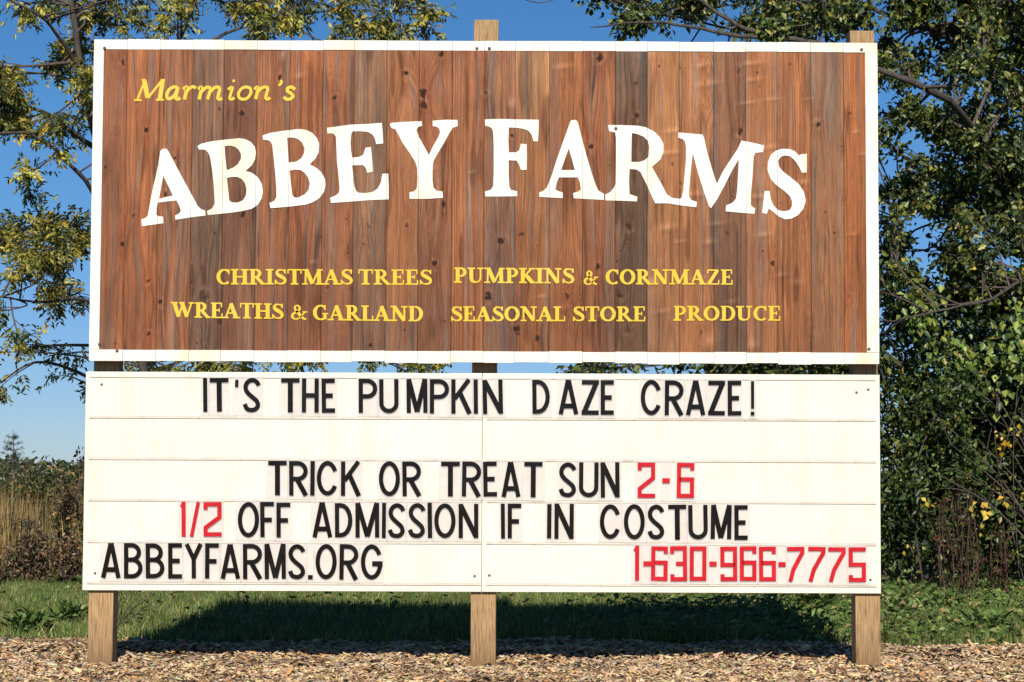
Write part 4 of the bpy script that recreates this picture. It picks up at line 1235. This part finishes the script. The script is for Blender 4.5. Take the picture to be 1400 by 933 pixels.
def bare_bush():
    tf = Tubes(); sets = []
    b = Vector((at(1470, 800, 5.4).x, 5.4, 0))
    for (tx, ty) in ((1290, 560), (1320, 545), (1335, 590), (1300, 610), (1360, 560), (1280, 640), (1345, 520), (1400, 540), (1330, 650)):
        e = at(tx + rng.normal(0, 8), ty + rng.normal(0, 8), 5.2 + rng.normal(0, .15))
        m1 = b * .45 + e * .55 + Vector((0.05, 0, .10))
        p = smooth_path([b, m1, e], 8)
        tf.add(p, np.linspace(.009, .002, len(p)), 5)
        for q in range(3):
            i = rng.integers(6, len(p)); e2 = p[i] + np.array((-.25 * rng.random(), rng.normal(0, .1), rng.uniform(-.05, .22)))
            p2 = smooth_path([p[i], (p[i] + e2) / 2 + rng.normal(0, .015, 3), e2], 4); tf.add(p2, np.linspace(.0035, .0015, len(p2)), 4)
    for (lx, ly, n, L0) in ((1378, 608, 9, .06), (1366, 592, 4, .05), (1350, 702, 8, .085), (1338, 690, 3, .06), (1375, 682, 4, .06), (1390, 590, 4, .05), (1396, 680, 3, .06), (1266, 682, 2, .06), (1345, 725, 2, .05), (1240, 750, 2, .05)):
        c0 = np.array(at(lx, ly, 5.1))
        P = c0 + rng.normal(0, .026, (n, 3)); L = L0 * rng.uniform(.5, .95, n)
        sets.append(leaves(P, unit(rng.normal(0, .6, (n, 3)) + np.array([0, 0, -.6])), unit(rng.normal(0, .4, (n, 3)) + np.array([0, -1, .5])), L, L * .75, pick([(1, (0.68, .43, .03)), (1, (.6, .45, .07))], n, .1)))
    finish_plant('bare_bush', tuple(b), 'nearly bare bush of arching grey twigs with a few bright yellow leaves', 'bush', None, None, tf, sets, M_twig, M_twig, M_leaf, ('stems', 'foliage'))
bare_bush()
def dry_weed(px, py_top, Y, n, spread, label, pal, mat_=None):
    tf = Tubes(); sets = []
    b = Vector((at(px, 700, Y).x, Y, 0)); hz = at(px, py_top, Y).z
    for q in range(n):
        s0 = b + Vector((rng.normal(0, spread * .4), rng.normal(0, spread * .3), 0)); e = s0 + Vector((rng.normal(0, spread * .6), rng.normal(0, .1), hz * rng.uniform(.6, 1.0)))
        p = smooth_path([s0, (s0 + e) / 2 + Vector(rng.normal(0, .03, 3)), e], 5); tf.add(p, np.linspace(.005, .002, len(p)), 4)
        m_ = 26
        k = rng.integers(2, len(p), m_); P = p[k] + rng.normal(0, .018, (m_, 3)); L = rng.uniform(.025, .06, m_)
        sets.append(leaves(P, unit(rng.normal(0, .6, (m_, 3)) + np.array([0, 0, -.4])), rand_dir(m_, .3), L, L * .4, pick(pal, m_)))
    finish_plant('dry_weed', tuple(b), label, 'weed', 'dry weeds along the grass edge', None, tf, sets, M_redtwig, M_redtwig, M_dry, ('stems', 'foliage'))
prust = [(3, (0.07, 0.035, 0.022)), (2, (0.11, 0.065, 0.035)), (2, (0.05, 0.05, 0.02))]
dry_weed(1318, 665, 5.2, 13, .16, 'rust brown dry weed standing before the dark shrubs at right', prust)
dry_weed(1290, 650, 5.5, 8, .10, 'thin brown seed stalks in front of the shrub nearest the sign', prust)
dry_weed(1362, 715, 5.1, 9, .12, 'low rust brown weed beneath the bright yellow leaves', prust)

# ------------------------------------------------------------------ left background
pl1 = [(3, (0.045, 0.062, 0.02)), (3, (0.10, 0.115, 0.032)), (2, (0.18, 0.165, 0.05)), (1, (0.2, 0.11, 0.045))]
pl2 = [(2, (0.06, 0.042, 0.026)), (3, (0.13, 0.085, 0.045)), (2, (0.085, 0.09, 0.035)), (2, (0.24, 0.14, 0.065))]
pl3 = [(2, (0.07, 0.085, 0.025)), (2, (0.15, 0.13, 0.04)), (2.4, (0.30, 0.19, 0.07)), (1, (0.2, 0.09, 0.045))]
GL = 'shrubs at the left edge of the grass'
shrub('wild_shrub', 'olive shrub at the far left edge with sparse leaves', 4, 15.0, 1.00, .45, 2400, pl1, .06, .026, 10, GL)
shrub('wild_shrub', 'tall leafy shrub touching the left end of the message board', 104, 8.0, 1.16, .24, 1250, pl3, .05, .024, 9, GL)
shrub('wild_shrub', 'dark mid shrub rising behind the dry grass at left', 70, 14.5, 1.06, .50, 3000, pl1, .06, .026, 12, GL)
shrub('wild_shrub', 'low brown shrub at the foot of the left shrubs', 48, 6.7, .60, .18, 700, pl2, .042, .02, 10, GL, stem=M_redtwig)
shrub('wild_shrub', 'low dark brown shrub at the left edge above the grass', 8, 6.6, .30, .28, 900, pl2, .042, .02, 12, GL, stem=M_redtwig)
shrub('wild_shrub', 'low reddish shrub just left of the message board corner', 92, 6.6, .40, .24, 900, pl2, .042, .02, 10, GL, stem=M_redtwig)

# a young conifer sticking up behind the shrubs
def conifer(px, py, Y):
    tm, tf = Tubes(), Tubes(); sets = []
    b = Vector((at(px, 700, Y).x, Y, -.02)); top = at(px, py, Y)
    H = top.z
    tm.add(np.array([b, b + Vector((0.01, 0, H * .5)), top]), [.03, .018, .003], 6)
    for q in range(16):
        f = .12 + .80 * q / 15
        for j in range(4):
            a = rng.uniform(0, 2 * np.pi); L = (1 - f) * H * .34 + .05
            s0 = b.lerp(top, f); e = s0 + Vector((math.cos(a) * L, math.sin(a) * L, L * rng.uniform(.25, .55)))
            p = smooth_path([s0, (s0 + e) / 2 + Vector((0, 0, -.04 * L)), e], 4); tf.add(p, np.linspace(.005, .002, len(p)), 4)
            n = 26
            u = rng.uniform(.2, 1, n)[:, None]; P = np.array(s0) * (1 - u) + np.array(e) * u
            sets.append(leaves(P, unit(np.array(e - s0) * .8 + rng.normal(0, .25, (n, 3))), rand_dir(n), rng.uniform(.03, .06, n), .006, pick([(2, (.05, .065, .03)), (1, (.11, .11, .05))], n)))
    finish_plant('conifer_sapling', tuple(b), 'young spindly conifer poking above the shrubs at the far left', 'tree', None, tm, tf, sets, M_twig, M_twig, M_leaf)
conifer(18, 588, 16.5)

# dry tall grass field and far scrub
def blades(n, x0, x1, y0, y1, h0, h1, wd, pal, lean=.25, ok=None):
    x = rng.uniform(x0, x1, n); y = rng.uniform(y0, y1, n)
    if ok is not None:
        k = ok(x, y); x, y = x[k], y[k]; n = len(x)
    h = rng.uniform(h0, h1, n) * (0.6 + 0.8 * vnoise(x * 2.3, y * 2.3, 4))
    a = rng.uniform(0, 2 * np.pi, n)
    dx, dy = np.cos(a), np.sin(a)
    l1 = rng.normal(0, lean, n); b1 = rng.uniform(0, 2 * np.pi, n)
    off = np.stack([np.cos(b1) * l1 * h, np.sin(b1) * l1 * h, 0 * h], 1)
    z0 = -0.03
    P = np.stack([x, y, np.full(n, z0)], 1); S = np.stack([dx, dy, 0 * dx], 1) * wd * rng.uniform(.7, 1.3, (n, 1))
    up = np.array([0, 0, 1.0])
    M_ = P + up * (h * .55)[:, None] + off * .35
    T_ = P + up * h[:, None] + off
    V = np.stack([P - S, P + S, M_ + S * .8, M_ - S * .8, T_], 1).reshape(-1, 3)
    bi = np.arange(n)[:, None] * 5
    C = pick(pal, n, .2) * (.75 + .5 * vnoise(x * 3, y * 3, 8))[:, None]
    return V, [bi + np.array([[0, 1, 2, 3]]), bi + np.array([[3, 2, 4]])], np.repeat(C, 5, 0)
ptan = [(3, (0.36, 0.25, 0.11)), (3, (0.28, 0.185, 0.075)), (1, (0.20, 0.15, 0.06))]
V, F, C = blades(22000, -11, 1, 7.6, 14, .42, .66, .006, ptan, .2)
tag(new_obj('dry_grass', np_mesh('dry_grass', V, F, C), M_dry), kind='stuff')
def scrub():
    sets = []; n = 30000
    x = rng.uniform(-22, 6, n); y = rng.uniform(36, 44, n)
    top = .62 + .62 * vnoise(x * .55, 0 * x, 12) ** 1.5 + .35 * vnoise(x * 2.3, y, 13)
    z = top * rng.random(n) ** .6
    P = np.stack([x, y, z], 1)
    sets = leaves(P, rand_dir(n), rand_dir(n, .6), rng.uniform(.12, .22, n), .1, pick([(3, (.05, .07, .028)), (2, (.09, .105, .042)), (1.4, (.15, .125, .05))], n))
    tag(new_obj('far_scrub', np_mesh('far_scrub', *sets), M_leaf), kind='stuff')
scrub()

# ------------------------------------------------------------------ lawn and ground cover
pgrass = [(3, (0.085, 0.14, 0.03)), (3, (0.13, 0.19, 0.045)), (2.4, (0.20, 0.23, 0.065)), (1.2, (0.33, 0.28, 0.11)), (.4, (.42, .34, .16))]
def lawn_ok(x, y): return y > mulch_edge(x) - .05 + .06 * rng.random(len(x))
V, F, C = blades(120000, -3.9, 4.2, 1.15, 6.6, .05, .115, .0032, pgrass, .45, lawn_ok)
tag(new_obj('grass', np_mesh('grass', V, F, C), M_grass), kind='stuff')
V, F, C = blades(30000, -9, 9, 6.6, 12.5, .08, .2, .006, pgrass, .4)
tag(new_obj('rough_grass', np_mesh('rough_grass', V, F, C), M_grass), kind='stuff')
def cover():
    n = 34000
    x = rng.uniform(-3.8, 4.2, n); y = rng.uniform(1.2, 6.4, n)
    den = np.clip((x - .2) / 1.4, .06, 1) * (.35 + .9 * vnoise(x * 2.0, y * 1.6, 21))
    k = (rng.random(n) < den) & (y > mulch_edge(x) - .03); x, y = x[k], y[k]; n = len(x)
    z = rng.uniform(.0, .11, n) * (.5 + .9 * vnoise(x * 2.5, y * 2.5, 22))
    P = np.stack([x, y, z], 1); L = rng.uniform(.022, .06, n)
    return leaves(P, unit(rng.normal(0, 1, (n, 3)) * np.array([1, 1, .35])), unit(rng.normal(0, .35, (n, 3)) + np.array([0, -.35, 1])), L, L * .7, pick([(3, (.075, .12, .028)), (3, (.12, .18, .04)), (1.5, (.2, .25, .07)), (.6, (.36, .25, .1))], n))
tag(new_obj('ground_cover', np_mesh('ground_cover', *cover()), M_grass), kind='stuff')

def rosette(px, Y, n, L0, h, label, pal):
    b = np.array((at(px, 700, Y).x, Y, 0.0))
    a = rng.uniform(0, 2 * np.pi, n); el = rng.uniform(.2, 1.1, n)
    D = np.stack([np.cos(a) * np.cos(el), np.sin(a) * np.cos(el), np.sin(el)], 1)
    P = b + D * rng.uniform(.0, .07, (n, 1)) + np.stack([rng.uniform(-.07, .07, n), rng.uniform(-.06, .06, n), rng.uniform(0, h, n)], 1)
    L = L0 * rng.uniform(.6, 1.2, n)
    V, F, C = leaves(P, D, np.array([0, 0, 1.0]) + rng.normal(0, .3, (n, 3)), L, L * .45, pick(pal, n))
    o = new_obj('weed_plant', np_mesh('weed_plant', V - b, F, C), M_grass)
    o.location = b
    tag(o, label, 'weed', 'broad-leaved weeds in the grass')
pw = [(3, (.07, .12, .03)), (2, (.12, .18, .045)), (1, (.2, .25, .08))]
rosette(45, 1.75, 90, .085, .05, 'spiky green weed in the grass at the left edge of the mulch', pw)
rosette(1112, 3.6, 110, .085, .10, 'broad-leaved weed behind the right post beside the sign shadow', pw)
rosette(1232, 3.0, 110, .075, .06, 'low leafy weed in the grass right of the right post', pw)
rosette(1345, 2.2, 90, .085, .05, 'leafy weed near the mulch edge at the far right', pw)
rosette(1290, 3.9, 90, .075, .06, 'weed clump in the grass below the dark shrubs', pw)
rosette(95, 2.6, 70, .07, .05, 'small green weed just left of the left post', pw)
# thin stalks leaning beside the left post
def stalk():
    tf = Tubes(); sets = []
    b = Vector((at(160, 700, 2.1).x, 2.1, 0))
    for (tx, ty) in ((214, 812), (200, 806), (180, 804), (222, 828), (168, 806), (250, 806)):
        e = at(tx, ty, 2.1 + rng.normal(0, .1)); p = smooth_path([b, b * .5 + e * .5 + Vector((0, 0, .03)), e], 5); tf.add(p, np.linspace(.004, .0018, len(p)), 4)
        n = 5; k = rng.integers(3, len(p), n); L = rng.uniform(.03, .06, n)
        sets.append(leaves(p[k], unit(rng.normal(0, .5, (n, 3)) + np.array([.3, 0, .2])), rand_dir(n, .5), L, L * .3, pick(pw, n)))
    finish_plant('weed_stalk', tuple(b), 'thin leaning weed stalks in the grass beside the left post', 'weed', None, None, tf, sets, M_twig, M_twig, M_leaf, ('stems', 'foliage'))
stalk()
